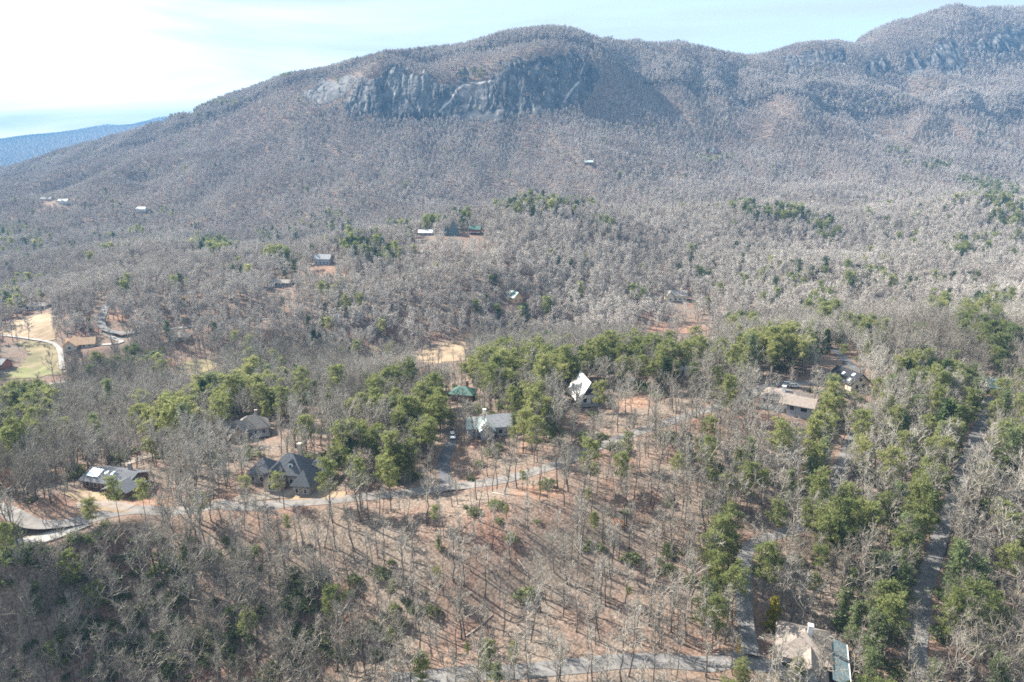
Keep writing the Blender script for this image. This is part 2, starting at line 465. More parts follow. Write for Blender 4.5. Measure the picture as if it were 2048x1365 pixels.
def spline(pts, step):
    pts = np.asarray(pts, float)
    P = np.vstack([2 * pts[0] - pts[1], pts, 2 * pts[-1] - pts[-2]])
    out = []
    for i in range(1, len(P) - 2):
        p0, p1, p2, p3 = P[i - 1], P[i], P[i + 1], P[i + 2]
        k = max(2, int(np.linalg.norm(p2 - p1) / step))
        for t in np.arange(k) / k:
            out.append(0.5 * ((2 * p1) + (p2 - p0) * t + (2 * p0 - 5 * p1 + 4 * p2 - p3) * t * t + (3 * p1 - p0 - 3 * p2 + p3) * t ** 3))
    out.append(pts[-1])
    return np.array(out)

# roads: name, label-free structure; (material, width, lift, pixels of the centre line)
ROADS = [
    ("road", "pale_asphalt", 5.2, [(-90, 1003), (0, 1018), (60, 1030), (160, 1039), (260, 1036), (400, 1025), (500, 1012), (640, 1003), (740, 994), (830, 985), (900, 975), (980, 963), (1060, 946), (1110, 931), (1160, 911), (1220, 886), (1270, 867), (1320, 849), (1370, 832), (1420, 818), (1470, 806)]),
    ("road", "asphalt", 5.0, [(780, 1372), (850, 1358), (900, 1349), (960, 1342), (1050, 1335), (1150, 1329), (1260, 1326), (1400, 1328), (1500, 1333), (1570, 1345), (1620, 1372)]),
    ("road", "asphalt", 4.0, [(1500, 1318), (1494, 1270), (1490, 1220), (1488, 1160), (1490, 1110), (1502, 1086), (1535, 1071), (1575, 1062), (1620, 1045), (1650, 1008), (1672, 960), (1690, 912), (1706, 880), (1722, 850), (1735, 820)]),
    ("road", "asphalt", 4.2, [(1855, 1420), (1845, 1365), (1838, 1280), (1842, 1200), (1862, 1130), (1885, 1060), (1905, 1000), (1925, 940), (1945, 890), (1962, 850), (1972, 818), (1980, 795)]),
    ("driveway", "dark_asphalt", 4.2, [(893, 972), (888, 940), (890, 912), (900, 890), (908, 872)]),
    ("driveway", "concrete", 6.0, [(168, 1044), (140, 1053), (100, 1066), (55, 1080), (10, 1096)]),
    ("driveway", "gravel", 4.0, [(150, 1000), (190, 1002), (225, 1012), (262, 1030)]),
    ("driveway", "gravel", 5.0, [(330, 903), (300, 912), (268, 921), (236, 932)]),
    ("driveway", "gravel", 5.5, [(470, 1004), (510, 992), (560, 986), (600, 984), (640, 990)]),
    ("driveway", "dark_asphalt", 5.0, [(1645, 702), (1660, 700), (1676, 706), (1690, 718), (1704, 734), (1726, 742)]),
    ("driveway", "asphalt", 5.5, [(1470, 806), (1505, 786), (1540, 772), (1575, 768), (1605, 766), (1640, 770)]),
    ("road", "asphalt", 5.5, [(214, 602), (206, 625), (202, 645), (210, 662), (236, 671), (270, 671), (310, 663), (360, 659), (420, 651), (480, 641), (540, 637)]),
    ("driveway", "concrete", 4.0, [(206, 658), (224, 676), (243, 690), (222, 695), (188, 694)]),
    ("track", "gravel", 4.0, [(330, 592), (400, 584), (450, 573), (500, 564), (545, 562), (600, 562), (660, 556), (705, 549), (770, 546)]),
    ("cart_path", "concrete", 3.0, [(0, 672), (60, 677), (104, 685), (119, 702), (127, 746)]),
    ("cart_path", "concrete", 3.0, [(60, 778), (100, 770), (150, 764), (220, 752)]),
    ("driveway", "gravel", 4.0, [(1376, 598), (1400, 608), (1430, 622), (1450, 632)]),
]
RD = []
for nm, mt, w, pxs in ROADS:
    pw = np.array([hit(*q) for q in pxs])
    line = spline(pw, 1.5 if pw[:, 1].mean() < 430 else 3.0)
    k = 15
    zs = np.convolve(np.pad(line[:, 2], k, mode='edge'), np.ones(2 * k + 1) / (2 * k + 1), mode='valid')
    line[:, 2] = zs
    RD.append((nm, mt, w, line))
PADS = []                                    # (x, y, z, radius) of house sites, filled from the list of houses
def add_pad(px, py, r, dz=0.0):
    q = hit(px, py)
    PADS.append((q[0], q[1], q[2] + dz, r))
    return q[0], q[1], q[2] + dz

def flatten(x, y, z, r0, r1):
    j0, j1 = np.searchsorted(YS, y - r1), np.searchsorted(YS, y + r1)
    i0, i1 = np.searchsorted(XS, x - r1), np.searchsorted(XS, x + r1)
    if j1 <= j0 or i1 <= i0: return
    d = np.hypot(GX[j0:j1, i0:i1] - x, GY[j0:j1, i0:i1] - y)
    w = 1 - smooth(r0, r1, d)
    GH[j0:j1, i0:i1] = GH[j0:j1, i0:i1] * (1 - w) + z * w
# ------------------------------------------------------------------ house sites (pixel of the ground at the middle of the footprint, pad radius, turn)
SITES = {
    "charcoal": (582, 962, 13, -8), "mint": (978, 866, 9, 8), "aframe": (1169, 800, 9, 10), "brown": (1572, 818, 12, -33), "black": (1698, 772, 9, 16),
    "taupe": (506, 868, 10, 24), "flat": (236, 968, 11, -14), "corner": (1605, 1322, 12, -22), "brickgreen": (924, 798, 7, -12),
    "orange": (163, 694, 11, 18), "lodge": (362, 680, 9, 0), "longgrey": (564, 572, 11, -4), "gablegrey": (648, 528, 9, -6), "whiteroof": (852, 471, 9, 0),
    "tealpeak": (907, 470, 8, 0), "redgreen": (951, 468, 8, -8), "cream2": (936, 462, 5, 5), "log": (1030, 603, 8, 30), "manor": (1350, 600, 12, -6), "tealcorner": (1988, 783, 6, -28), "valleydark": (76, 618, 10, 8),
    "edge": (2, 735, 7, -10), "cabin": (1177, 330, 9, 0), "farwhite": (284, 422, 8, 0), "farpale": (94, 402, 8, 10), "farteal": (128, 406, 8, -6), "fargable": (1427, 306, 9, 20), "pale": (1372, 748, 6, 10), "glimpse": (608, 806, 6, 15),
}
SITE = {}
for k, (px, py, r, rot) in SITES.items():
    SITE[k] = add_pad(px, py, r) + (math.radians(rot),)

for nm, mt, w, line in RD:
    x0, x1, y0, y1 = line[:, 0].min() - 14, line[:, 0].max() + 14, line[:, 1].min() - 14, line[:, 1].max() + 14
    j0, j1, i0, i1 = np.searchsorted(YS, y0), np.searchsorted(YS, y1), np.searchsorted(XS, x0), np.searchsorted(XS, x1)
    gx, gy = GX[j0:j1, i0:i1].ravel(), GY[j0:j1, i0:i1].ravel()
    best = np.full(gx.shape, 1e9); bz = np.zeros(gx.shape)
    for p in line:
        d = (gx - p[0]) ** 2 + (gy - p[1]) ** 2
        m_ = d < best
        best[m_] = d[m_]; bz[m_] = p[2]
    cell = 2.5 if line[:, 1].mean() < 430 else 6.0
    wt = 1 - smooth(w / 2 + cell * 0.8, w / 2 + cell * 0.8 + 6.5, np.sqrt(best))
    g = GH[j0:j1, i0:i1].ravel()
    GH[j0:j1, i0:i1] = (g * (1 - wt) + bz * wt).reshape(j1 - j0, i1 - i0)
for x, y, z, r in PADS:
    flatten(x, y, z, r * 0.8, r * 1.5)

# ------------------------------------------------------------------ masks painted into the ground (world-anchored)
GPX, GPY, GDEP = project(GX, GY, GH)
def soft_ellipse(px, py, cx, cy, rx, ry):
    return np.clip(1.6 - 1.6 * (((px - cx) / rx) ** 2 + ((py - cy) / ry) ** 2), 0, 1)
CLIFF_POLYS = [
    [(688, 226), (700, 196), (722, 166), (742, 158), (762, 142), (782, 128), (800, 134), (822, 148), (850, 150), (872, 162), (905, 170), (925, 162), (940, 164), (975, 158), (1005, 128), (1030, 112), (1060, 122), (1092, 108), (1120, 112), (1150, 104), (1190, 128), (1200, 165), (1180, 200), (1140, 218), (1095, 234), (1040, 236), (990, 246), (930, 240), (880, 236), (820, 240), (770, 236), (735, 232)],
    [(600, 190), (640, 162), (690, 150), (730, 154), (712, 172), (690, 196), (660, 205), (620, 204)],
    [(286, 262), (310, 244), (345, 236), (384, 222), (392, 232), (350, 246), (318, 260)],
    [(900, 148), (930, 140), (945, 146), (925, 156)],
]
CRAG_POLYS = [
    [(1560, 146), (1578, 118), (1600, 106), (1640, 110), (1650, 130), (1612, 128), (1580, 148)],
    [(1644, 106), (1690, 102), (1698, 126), (1668, 140), (1646, 126)],
    [(1722, 146), (1740, 116), (1756, 110), (1776, 122), (1786, 140), (1750, 150)],
    [(1806, 158), (1814, 112), (1826, 104), (1834, 126), (1858, 112), (1872, 90), (1900, 76), (1920, 92), (1934, 122), (1920, 150), (1880, 158), (1858, 140), (1840, 156)],
    [(1940, 100), (1958, 80), (2000, 64), (2060, 50), (2060, 96), (2010, 110), (1975, 106)],
]
def rock_mask(px, py, y):
    m = np.zeros(px.shape)
    jx = fbm(px / 18, py / 14, 31, 4) * 14
    jy = fbm(px / 14, py / 14, 37, 4) * 17
    for P in CLIFF_POLYS:
        m = np.maximum(m, (in_poly(px + jx, py + jy, P) & (y > 1400) & (y < 1880) & (px < 1260)).astype(float))
    for P in CRAG_POLYS:
        m = np.maximum(m, (in_poly(px + jx, py + jy, P) & (y > 1790) & (y < 2300)).astype(float))
    return m
ROCK = rock_mask(GPX, GPY, GY)
CLAY = np.zeros(GX.shape)
for cx, cy_, rx, ry, ya, yb in [(1262, 800, 60, 22, 150, 400), (1345, 655, 80, 12, 420, 700), (655, 545, 50, 14, 560, 800), (230, 630, 60, 14, 450, 700), (300, 650, 60, 12, 450, 700), (1945, 500, 25, 14, 600, 950), (1890, 368, 22, 8, 900, 1400), (1935, 395, 25, 8, 900, 1400), (960, 475, 40, 10, 700, 1000),
                                 (620, 995, 60, 14, 120, 260), (250, 1010, 120, 20, 120, 260), (1045, 895, 16, 22, 150, 300), (1075, 985, 60, 18, 120, 260), (350, 725, 40, 12, 420, 600), (1290, 750, 30, 20, 200, 420), (1770, 790, 60, 26, 200, 420)]:
    CLAY = np.maximum(CLAY, soft_ellipse(GPX, GPY, cx, cy_, rx, ry) * ((GY > ya) & (GY < yb)))
CLAY *= 0.55 + 0.45 * (fbm(GX / 14, GY / 14, 41) > -0.15)
for nm, mt, w, line in RD:                    # clay and leaf shoulders
    if line[:, 1].mean() > 430: continue
    s = line[::2]
    j0, j1 = np.searchsorted(YS, s[:, 1].min() - 8), np.searchsorted(YS, s[:, 1].max() + 8)
    i0, i1 = np.searchsorted(XS, s[:, 0].min() - 8), np.searchsorted(XS, s[:, 0].max() + 8)
    gx, gy = GX[j0:j1, i0:i1], GY[j0:j1, i0:i1]
    d = np.full(gx.shape, 1e9)
    for p in s:
        d = np.minimum(d, (gx - p[0]) ** 2 + (gy - p[1]) ** 2)
    d = np.sqrt(d)
    CLAY[j0:j1, i0:i1] = np.maximum(CLAY[j0:j1, i0:i1], (1 - smooth(w / 2 + 0.8, w / 2 + 2.8, d)) * (0.35 + 0.5 * fbm(gx / 9, gy / 9, 43)))

def grid_mesh(name, V, nx, ny, keep=None):
    idx = np.arange(nx * ny).reshape(ny, nx)
    a, b, c, d = idx[:-1, :-1].ravel(), idx[:-1, 1:].ravel(), idx[1:, :-1].ravel(), idx[1:, 1:].ravel()
    T = np.concatenate([np.stack([a, b, d], 1), np.stack([a, d, c], 1)])
    if keep is not None:
        k = keep.ravel()
        T = T[k[T].any(1)]
        used = np.unique(T)
        mp = np.full(nx * ny, -1); mp[used] = np.arange(len(used))
        T = mp[T]; V = V[used]
    else:
        used = None
    me = bpy.data.meshes.new(name)
    me.vertices.add(len(V)); me.vertices.foreach_set("co", V.astype(np.float32).ravel())
    me.loops.add(T.size); me.loops.foreach_set("vertex_index", T.astype(np.int32).ravel())
    me.polygons.add(len(T))
    me.polygons.foreach_set("loop_start", np.arange(0, T.size, 3, dtype=np.int32))
    me.polygons.foreach_set("use_smooth", np.ones(len(T), bool))
    me.update(calc_edges=True)
    return me, used

def set_attr(me, name, vals):
    a = me.attributes.new(name, 'FLOAT', 'POINT')
    a.data.foreach_set("value", np.asarray(vals, np.float32).ravel())

def mat_ground():
    m, nt, b = nodes_of("leaf_litter")
    N, K = nt.nodes.new, nt.links.new
    tc = N("ShaderNodeTexCoord")
    def noise(scale, detail=6, dist=0.0):
        x = N("ShaderNodeTexNoise"); x.inputs["Scale"].default_value = scale; x.inputs["Detail"].default_value = detail; x.inputs["Distortion"].default_value = dist
        K(tc.outputs["Object"], x.inputs["Vector"]); return x.outputs["Fac"]
    def ramp(f, stops):
        r = N("ShaderNodeValToRGB"); cr = r.color_ramp
        while len(cr.elements) < len(stops): cr.elements.new(0.5)
        for e, (p, c) in zip(cr.elements, stops): e.position = p; e.color = rgba(c)
        K(f, r.inputs[0]); return r.outputs[0]
    def mix(f, a, b_):
        x = N("ShaderNodeMix"); x.data_type = 'RGBA'; K(f, x.inputs[0]); K(a, x.inputs[6]); K(b_, x.inputs[7]); return x.outputs[2]
    def attr(nm):
        x = N("ShaderNodeAttribute"); x.attribute_name = nm; return x.outputs["Fac"]
    fine = noise(1.4, 10)
    big = noise(0.05, 5)
    leaf = ramp(fine, [(0.28, (0.082, 0.048, 0.036)), (0.5, (0.188, 0.112, 0.083)), (0.72, (0.315, 0.205, 0.158))])
    duff = ramp(fine, [(0.28, (0.085, 0.068, 0.052)), (0.5, (0.185, 0.148, 0.118)), (0.72, (0.300, 0.250, 0.205))])
    g = mix(ramp(big, [(0.28, (0, 0, 0)), (0.58, (1, 1, 1))]), leaf, duff)
    clay = ramp(noise(0.6, 8), [(0.3, (0.17, 0.098, 0.066)), (0.55, (0.29, 0.185, 0.130)), (0.75, (0.41, 0.30, 0.23))])
    g = mix(attr("clay"), g, clay)
    rockc = ramp(noise(0.08, 10, 0.8), [(0.3, (0.08, 0.078, 0.08)), (0.5, (0.15, 0.145, 0.14)), (0.75, (0.30, 0.28, 0.26))])
    g = mix(attr("rock"), g, rockc)
    K(g, b.inputs["Base Color"])
    b.inputs["Roughness"].default_value = 1.0
    b.inputs["Specular IOR Level"].default_value = 0.05
    bp = N("ShaderNodeBump"); bp.inputs["Strength"].default_value = 0.6; bp.inputs["Distance"].default_value = 0.25
    K(fine, bp.inputs["Height"]); K(bp.outputs[0], b.inputs["Normal"])
    return m

ny, nx = GX.shape
me, _ = grid_mesh("ground", np.stack([GX.ravel(), GY.ravel(), GH.ravel()], 1), nx, ny)
set_attr(me, "rock", ROCK); set_attr(me, "clay", CLAY)
ground = tag(link("ground", me, [mat_ground()]), "wooded hills and mountain covered in brown leaf litter", None, None, "structure")

# ------------------------------------------------------------------ granite: finer sheets over the cliffs, with ribs, ledges and streaks
def mat_rock():
    m, nt, b = nodes_of("granite")
    N, K = nt.nodes.new, nt.links.new
    tc = N("ShaderNodeTexCoord")
    def noise(scale, stretch, detail=6, dist=0.0):
        mp = N("ShaderNodeMapping"); mp.inputs["Scale"].default_value = stretch
        x = N("ShaderNodeTexNoise"); x.inputs["Scale"].default_value = scale; x.inputs["Detail"].default_value = detail; x.inputs["Distortion"].default_value = dist
        K(tc.outputs["Object"], mp.inputs[0]); K(mp.outputs[0], x.inputs["Vector"]); return x.outputs["Fac"]
    def ramp(f, stops):
        r = N("ShaderNodeValToRGB"); cr = r.color_ramp
        while len(cr.elements) < len(stops): cr.elements.new(0.5)
        for e, (p, c) in zip(cr.elements, stops): e.position = p; e.color = rgba(c)
        K(f, r.inputs[0]); return r.outputs[0]
    def mix(f, a, b_, kind='MIX'):
        x = N("ShaderNodeMix"); x.data_type = 'RGBA'; x.blend_type = kind
        if hasattr(f, "is_output"): K(f, x.inputs[0])
        else: x.inputs[0].default_value = f
        K(a, x.inputs[6]); K(b_, x.inputs[7]); return x.outputs[2]
    base = ramp(noise(0.03, (1, 1, 1), 8, 0.6), [(0.30, (0.042, 0.042, 0.046)), (0.52, (0.095, 0.093, 0.092)), (0.75, (0.20, 0.19, 0.175))])
    streak = ramp(noise(0.16, (1, 1, 0.08), 6, 0.3), [(0.60, (0, 0, 0)), (0.70, (1, 1, 1))])
    pale = ramp(noise(0.3, (1, 1, 0.3), 4), [(0.3, (0.20, 0.197, 0.195)), (0.7, (0.42, 0.41, 0.39))])
    dark = ramp(noise(0.07, (1, 1, 0.08), 6, 0.2), [(0.38, (0.30, 0.31, 0.36)), (0.58, (1, 1, 1))])
    c = mix(streak, base, pale)
    c = mix(0.9, c, dark, 'MULTIPLY')
    def attr(nm):
        x = N("ShaderNodeAttribute"); x.attribute_name = nm; return x.outputs["Fac"]
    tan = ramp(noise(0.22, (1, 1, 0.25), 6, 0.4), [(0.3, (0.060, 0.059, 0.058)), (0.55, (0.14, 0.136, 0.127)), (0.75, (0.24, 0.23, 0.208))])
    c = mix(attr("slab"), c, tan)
    c = mix(attr("pale_lit_ledge"), c, ramp(noise(0.4, (1, 1, 1), 4), [(0.3, (0.34, 0.30, 0.26)), (0.7, (0.58, 0.53, 0.47))]))  # pale ledge rock, its sunlit brightness put into the colour
    K(c, b.inputs["Base Color"])
    b.inputs["Roughness"].default_value = 0.8
    return m
granite = mat_rock()

PALE_LIT_LEDGES = [([(880, 228), (888, 215), (900, 204), (908, 192), (914, 180), (926, 172)], 2.0), ([(1128, 205), (1140, 185), (1158, 165)], 1.3), ([(1160, 150), (1168, 130), (1164, 116)], 1.0), ([(785, 232), (788, 200), (800, 168), (812, 150)], 0.8), ([(930, 172), (960, 168), (985, 164)], 1.2)]
def cliff_sheet(x0, x1, y0, y1, sx, sy, polys, amp, seed, label):
    xs, ys = np.arange(x0, x1, sx), np.arange(y0, y1, sy)
    X_, Y_ = np.meshgrid(xs, ys)
    Hh = height(X_, Y_)
    px, py, _d = project(X_, Y_, Hh)
    jx, jy = fbm(px / 18, py / 14, 31, 4) * 14, fbm(px / 14, py / 14, 37, 4) * 17
    m_ = np.zeros(X_.shape)
    for P in polys:
        m_ = np.maximum(m_, in_poly(px + jx, py + jy, P))
    s = m_.copy()                             # soften the rim
    for _ in range(3):
        s = (s + np.roll(s, 1, 0) + np.roll(s, -1, 0) + np.roll(s, 1, 1) + np.roll(s, -1, 1)) / 5
    gy_, gx_ = np.gradient(Hh, sy, sx)
    nl = np.sqrt(gx_ ** 2 + gy_ ** 2 + 1)
    ribs = 1 - 2 * np.abs(fbm(X_ / 34 + 0.35 * fbm(X_ / 60, Hh / 60, seed + 9), Hh / 150, seed + 2, 4)) - 0.9 * np.clip(1 - np.abs(fbm(X_ / 21 + 0.5 * fbm(X_ / 30, Hh / 30, seed + 13), Hh / 80, seed + 17, 3)) * 9, 0, 1)
    butt = fbm(X_ / 95, Hh / 220, seed + 21, 3)
    ledge = fbm(X_ / 120 + Hh / 40, Hh / 16, seed + 3, 3)
    small = fbm(X_ / 7, Hh / 9, seed + 4, 3)
    disp = np.maximum(0.5, 1.2 + amp * (0.62 * ribs + 0.9 * butt + 0.28 * ledge + 0.12 * small)) * s - 3.5 * (1 - s)
    k = np.clip(np.hypot(gx_, gy_), 0, 1.5) / 1.5
    V = np.stack([X_ - gx_ / nl * disp * 1.0, Y_ - gy_ / nl * disp * 1.0, Hh + disp / nl + 0.6 * s], -1).reshape(-1, 3)
    me, used = grid_mesh("cliff", V, len(xs), len(ys), (s > 0.12))
    dv = np.full(X_.shape, 99.0)               # pale rock ramps and chutes across the face, with sunlight painted into them
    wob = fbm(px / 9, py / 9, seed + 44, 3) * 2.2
    for ln_, wd in PALE_LIT_LEDGES:
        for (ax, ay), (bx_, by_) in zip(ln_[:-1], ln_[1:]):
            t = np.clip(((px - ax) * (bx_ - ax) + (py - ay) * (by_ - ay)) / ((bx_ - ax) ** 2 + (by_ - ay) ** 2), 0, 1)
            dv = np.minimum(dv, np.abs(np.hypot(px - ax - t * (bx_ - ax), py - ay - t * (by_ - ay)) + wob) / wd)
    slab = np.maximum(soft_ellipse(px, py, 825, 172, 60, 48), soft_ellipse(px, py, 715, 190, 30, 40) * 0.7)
    set_attr(me, "pale_lit_ledge", np.clip(1.5 - dv, 0, 1).ravel()[used]); set_attr(me, "slab", slab.ravel()[used])
    me.polygons.foreach_set("use_smooth", np.zeros(len(me.polygons), bool))
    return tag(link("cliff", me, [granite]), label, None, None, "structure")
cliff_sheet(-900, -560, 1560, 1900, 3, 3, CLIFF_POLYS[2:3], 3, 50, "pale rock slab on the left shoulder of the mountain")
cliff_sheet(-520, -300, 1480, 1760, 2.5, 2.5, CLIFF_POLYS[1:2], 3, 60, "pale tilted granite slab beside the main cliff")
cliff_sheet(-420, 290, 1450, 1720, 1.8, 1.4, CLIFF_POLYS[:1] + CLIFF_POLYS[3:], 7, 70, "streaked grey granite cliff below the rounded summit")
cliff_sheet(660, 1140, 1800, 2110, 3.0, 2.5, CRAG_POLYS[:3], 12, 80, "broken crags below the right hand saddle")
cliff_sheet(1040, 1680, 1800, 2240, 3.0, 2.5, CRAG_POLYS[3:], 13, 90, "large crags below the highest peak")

# ------------------------------------------------------------------ roads and turf as thin draped sheets
def ribbon(line, w, lift):
    t = np.gradient(line[:, :2], axis=0)
    t /= np.linalg.norm(t, axis=1)[:, None] + 1e-9
    nrm = np.stack([-t[:, 1], t[:, 0]], 1)
    rows = []
    for k in np.linspace(-0.5, 0.5, 5):
        wob = 0.18 * np.sin(np.arange(len(line)) * 0.37 + k * 9) if abs(k) == 0.5 else 0
        p = line[:, :2] + nrm * (k * w + wob * np.sign(k))[:, None] if np.ndim(wob) else line[:, :2] + nrm * (k * w)
        z = np.maximum(height(p[:, 0], p[:, 1]), line[:, 2] - 0.3) + lift + 0.05 * (1 - (2 * k) ** 2)
        rows.append(np.column_stack([p, z]))
    return np.stack(rows, 0)
for i, (nm, mt, w, line) in enumerate(RD):
    R = ribbon(line, w, 0.10 + 0.012 * i if line[:, 1].mean() < 430 else 0.35 + 0.02 * i)
    me, _ = grid_mesh(nm, R.reshape(-1, 3), R.shape[1], R.shape[0])
    o = link(nm, me, [M[mt]])
    tag(o, None, None, None, "structure")

TURF = [
    ("fairway", "dry_grass", [(842, 716), (850, 700), (880, 692), (902, 685), (928, 684), (930, 722), (880, 726), (846, 724)]),
    ("fairway", "dry_grass", [(735, 697), (768, 691), (795, 699), (800, 706), (740, 703)]),
    ("fairway", "green_grass", [(350, 737), (372, 723), (425, 721), (434, 736), (400, 744), (360, 745)]),
    ("fairway", "dry_grass", [(4, 660), (36, 641), (70, 633), (108, 624), (116, 648), (104, 682), (60, 674), (0, 670)]),
    ("fairway", "green_grass", [(36, 682), (100, 688), (114, 702), (122, 748), (60, 756), (20, 758), (0, 760), (52, 726), (62, 704)]),
    ("putting_green", "putting_turf", [(22, 750), (44, 738), (72, 735), (104, 738), (106, 748), (60, 754)]),
    ("fairway", "dry_grass", [(1140, 700), (1160, 690), (1196, 686), (1200, 702), (1160, 708)]),
    ("fairway", "dry_grass", [(1380, 690), (1410, 684), (1420, 694), (1390, 700)]),
    ("clearing", "red_clay", [(1290, 662), (1310, 652), (1345, 650), (1370, 656), (1400, 654), (1420, 660), (1380, 668), (1330, 666)]),
    ("lawn", "dry_grass", [(560, 992), (600, 984), (650, 982), (690, 984), (688, 992), (640, 996), (590, 998)]),
    ("lawn", "dry_grass", [(128, 985), (160, 978), (200, 992), (240, 1008), (262, 1024), (230, 1022), (180, 1006)]),
    ("lawn", "dry_grass", [(1520, 1355), (1560, 1345), (1575, 1362), (1560, 1385), (1500, 1390)]),
]
TURF_W = []
for i, (nm, mt, poly) in enumerate(TURF):
    w = np.array([hit(*q)[:2] for q in poly])
    TURF_W.append(w)
    st = 1.0 if w[:, 1].mean() < 300 else 2.0
    xs = np.arange(w[:, 0].min() - st, w[:, 0].max() + st, st)
    ys = np.arange(w[:, 1].min() - st, w[:, 1].max() + st, st)
    X_, Y_ = np.meshgrid(xs, ys)
    ins = in_poly(X_ + fbm(X_ / 8, Y_ / 8, 3) * 2.0, Y_ + fbm(X_ / 8, Y_ / 8, 4) * 2.0, [tuple(q) for q in w])
    V = np.stack([X_, Y_, height(X_, Y_) + (0.06 if st == 1.0 else 0.22) + 0.01 * i], -1).reshape(-1, 3)
    me, _ = grid_mesh(nm, V, len(xs), len(ys), ins)
    tag(link(nm, me, [M[mt]]), None, None, None, "structure")
# ------------------------------------------------------------------ tree prototypes
class Geo:
    def __init__(s):
        s.v, s.f, s.t, s.n = [], [], [], 0
    def tube(s, pts, rad, n=3, tint=0.5):
        pts = np.asarray(pts, float)
        d = np.gradient(pts, axis=0)
        d /= np.linalg.norm(d, axis=1)[:, None] + 1e-9
        ref = np.array((0.0, 0.0, 1.0)) if abs(d[0][2]) < 0.85 else np.array((1.0, 0.0, 0.0))
        u = np.cross(d, ref); u /= np.linalg.norm(u, axis=1)[:, None] + 1e-9
        w = np.cross(d, u)
        a = np.arange(n) * 2 * math.pi / n
        ring = pts[:, None, :] + (u[:, None, :] * np.cos(a)[None, :, None] + w[:, None, :] * np.sin(a)[None, :, None]) * np.asarray(rad)[:, None, None]
        k = s.n
        s.v.append(ring.reshape(-1, 3)); m = len(pts)
        s.t.append(np.full(m * n, tint))
        i = np.arange(m - 1)[:, None] * n; j = np.arange(n)[None, :]; j2 = (j + 1) % n
        A, B, Cc, D = (i + j).ravel(), (i + j2).ravel(), (i + n + j).ravel(), (i + n + j2).ravel()
        s.f.append(np.concatenate([np.stack([A, B, D], 1), np.stack([A, D, Cc], 1)]) + k)
        s.n += m * n
    def tris(s, P, tint):                     # P (k,3,3)
        k = len(P)
        s.v.append(P.reshape(-1, 3)); s.t.append(np.repeat(np.broadcast_to(tint, (k,)), 3))
        s.f.append(np.arange(3 * k).reshape(-1, 3) + s.n)
        s.n += 3 * k
    def mesh(s, name, mats):
        V = np.concatenate(s.v); F = np.concatenate(s.f); T = np.concatenate(s.t)
        me = bpy.data.meshes.new(name)
        me.vertices.add(len(V)); me.vertices.foreach_set("co", V.astype(np.float32).ravel())
        me.loops.add(F.size); me.loops.foreach_set("vertex_index", F.astype(np.int32).ravel())
        me.polygons.add(len(F)); me.polygons.foreach_set("loop_start", np.arange(0, F.size, 3, dtype=np.int32))
        me.update(calc_edges=True)
        set_attr(me, "tint", T)
        for m in mats: me.materials.append(m)
        return me
    def plus(s, o):
        g = Geo(); g.v, g.t, g.n = s.v + o.v, s.t + o.t, s.n + o.n
        g.f = s.f + [f + s.n for f in o.f]
        return g

def unit(v): return v / (np.linalg.norm(v) + 1e-9)
def slivers(R, a, b, w):                       # thin tapering blades from a to b
    d = b - a
    r = R.normal(size=a.shape)
    p = np.cross(d, r); p /= np.linalg.norm(p, axis=1)[:, None] + 1e-9
    p *= np.asarray(w).reshape(-1, 1)
    return np.stack([a - p, a + p, b], 1)

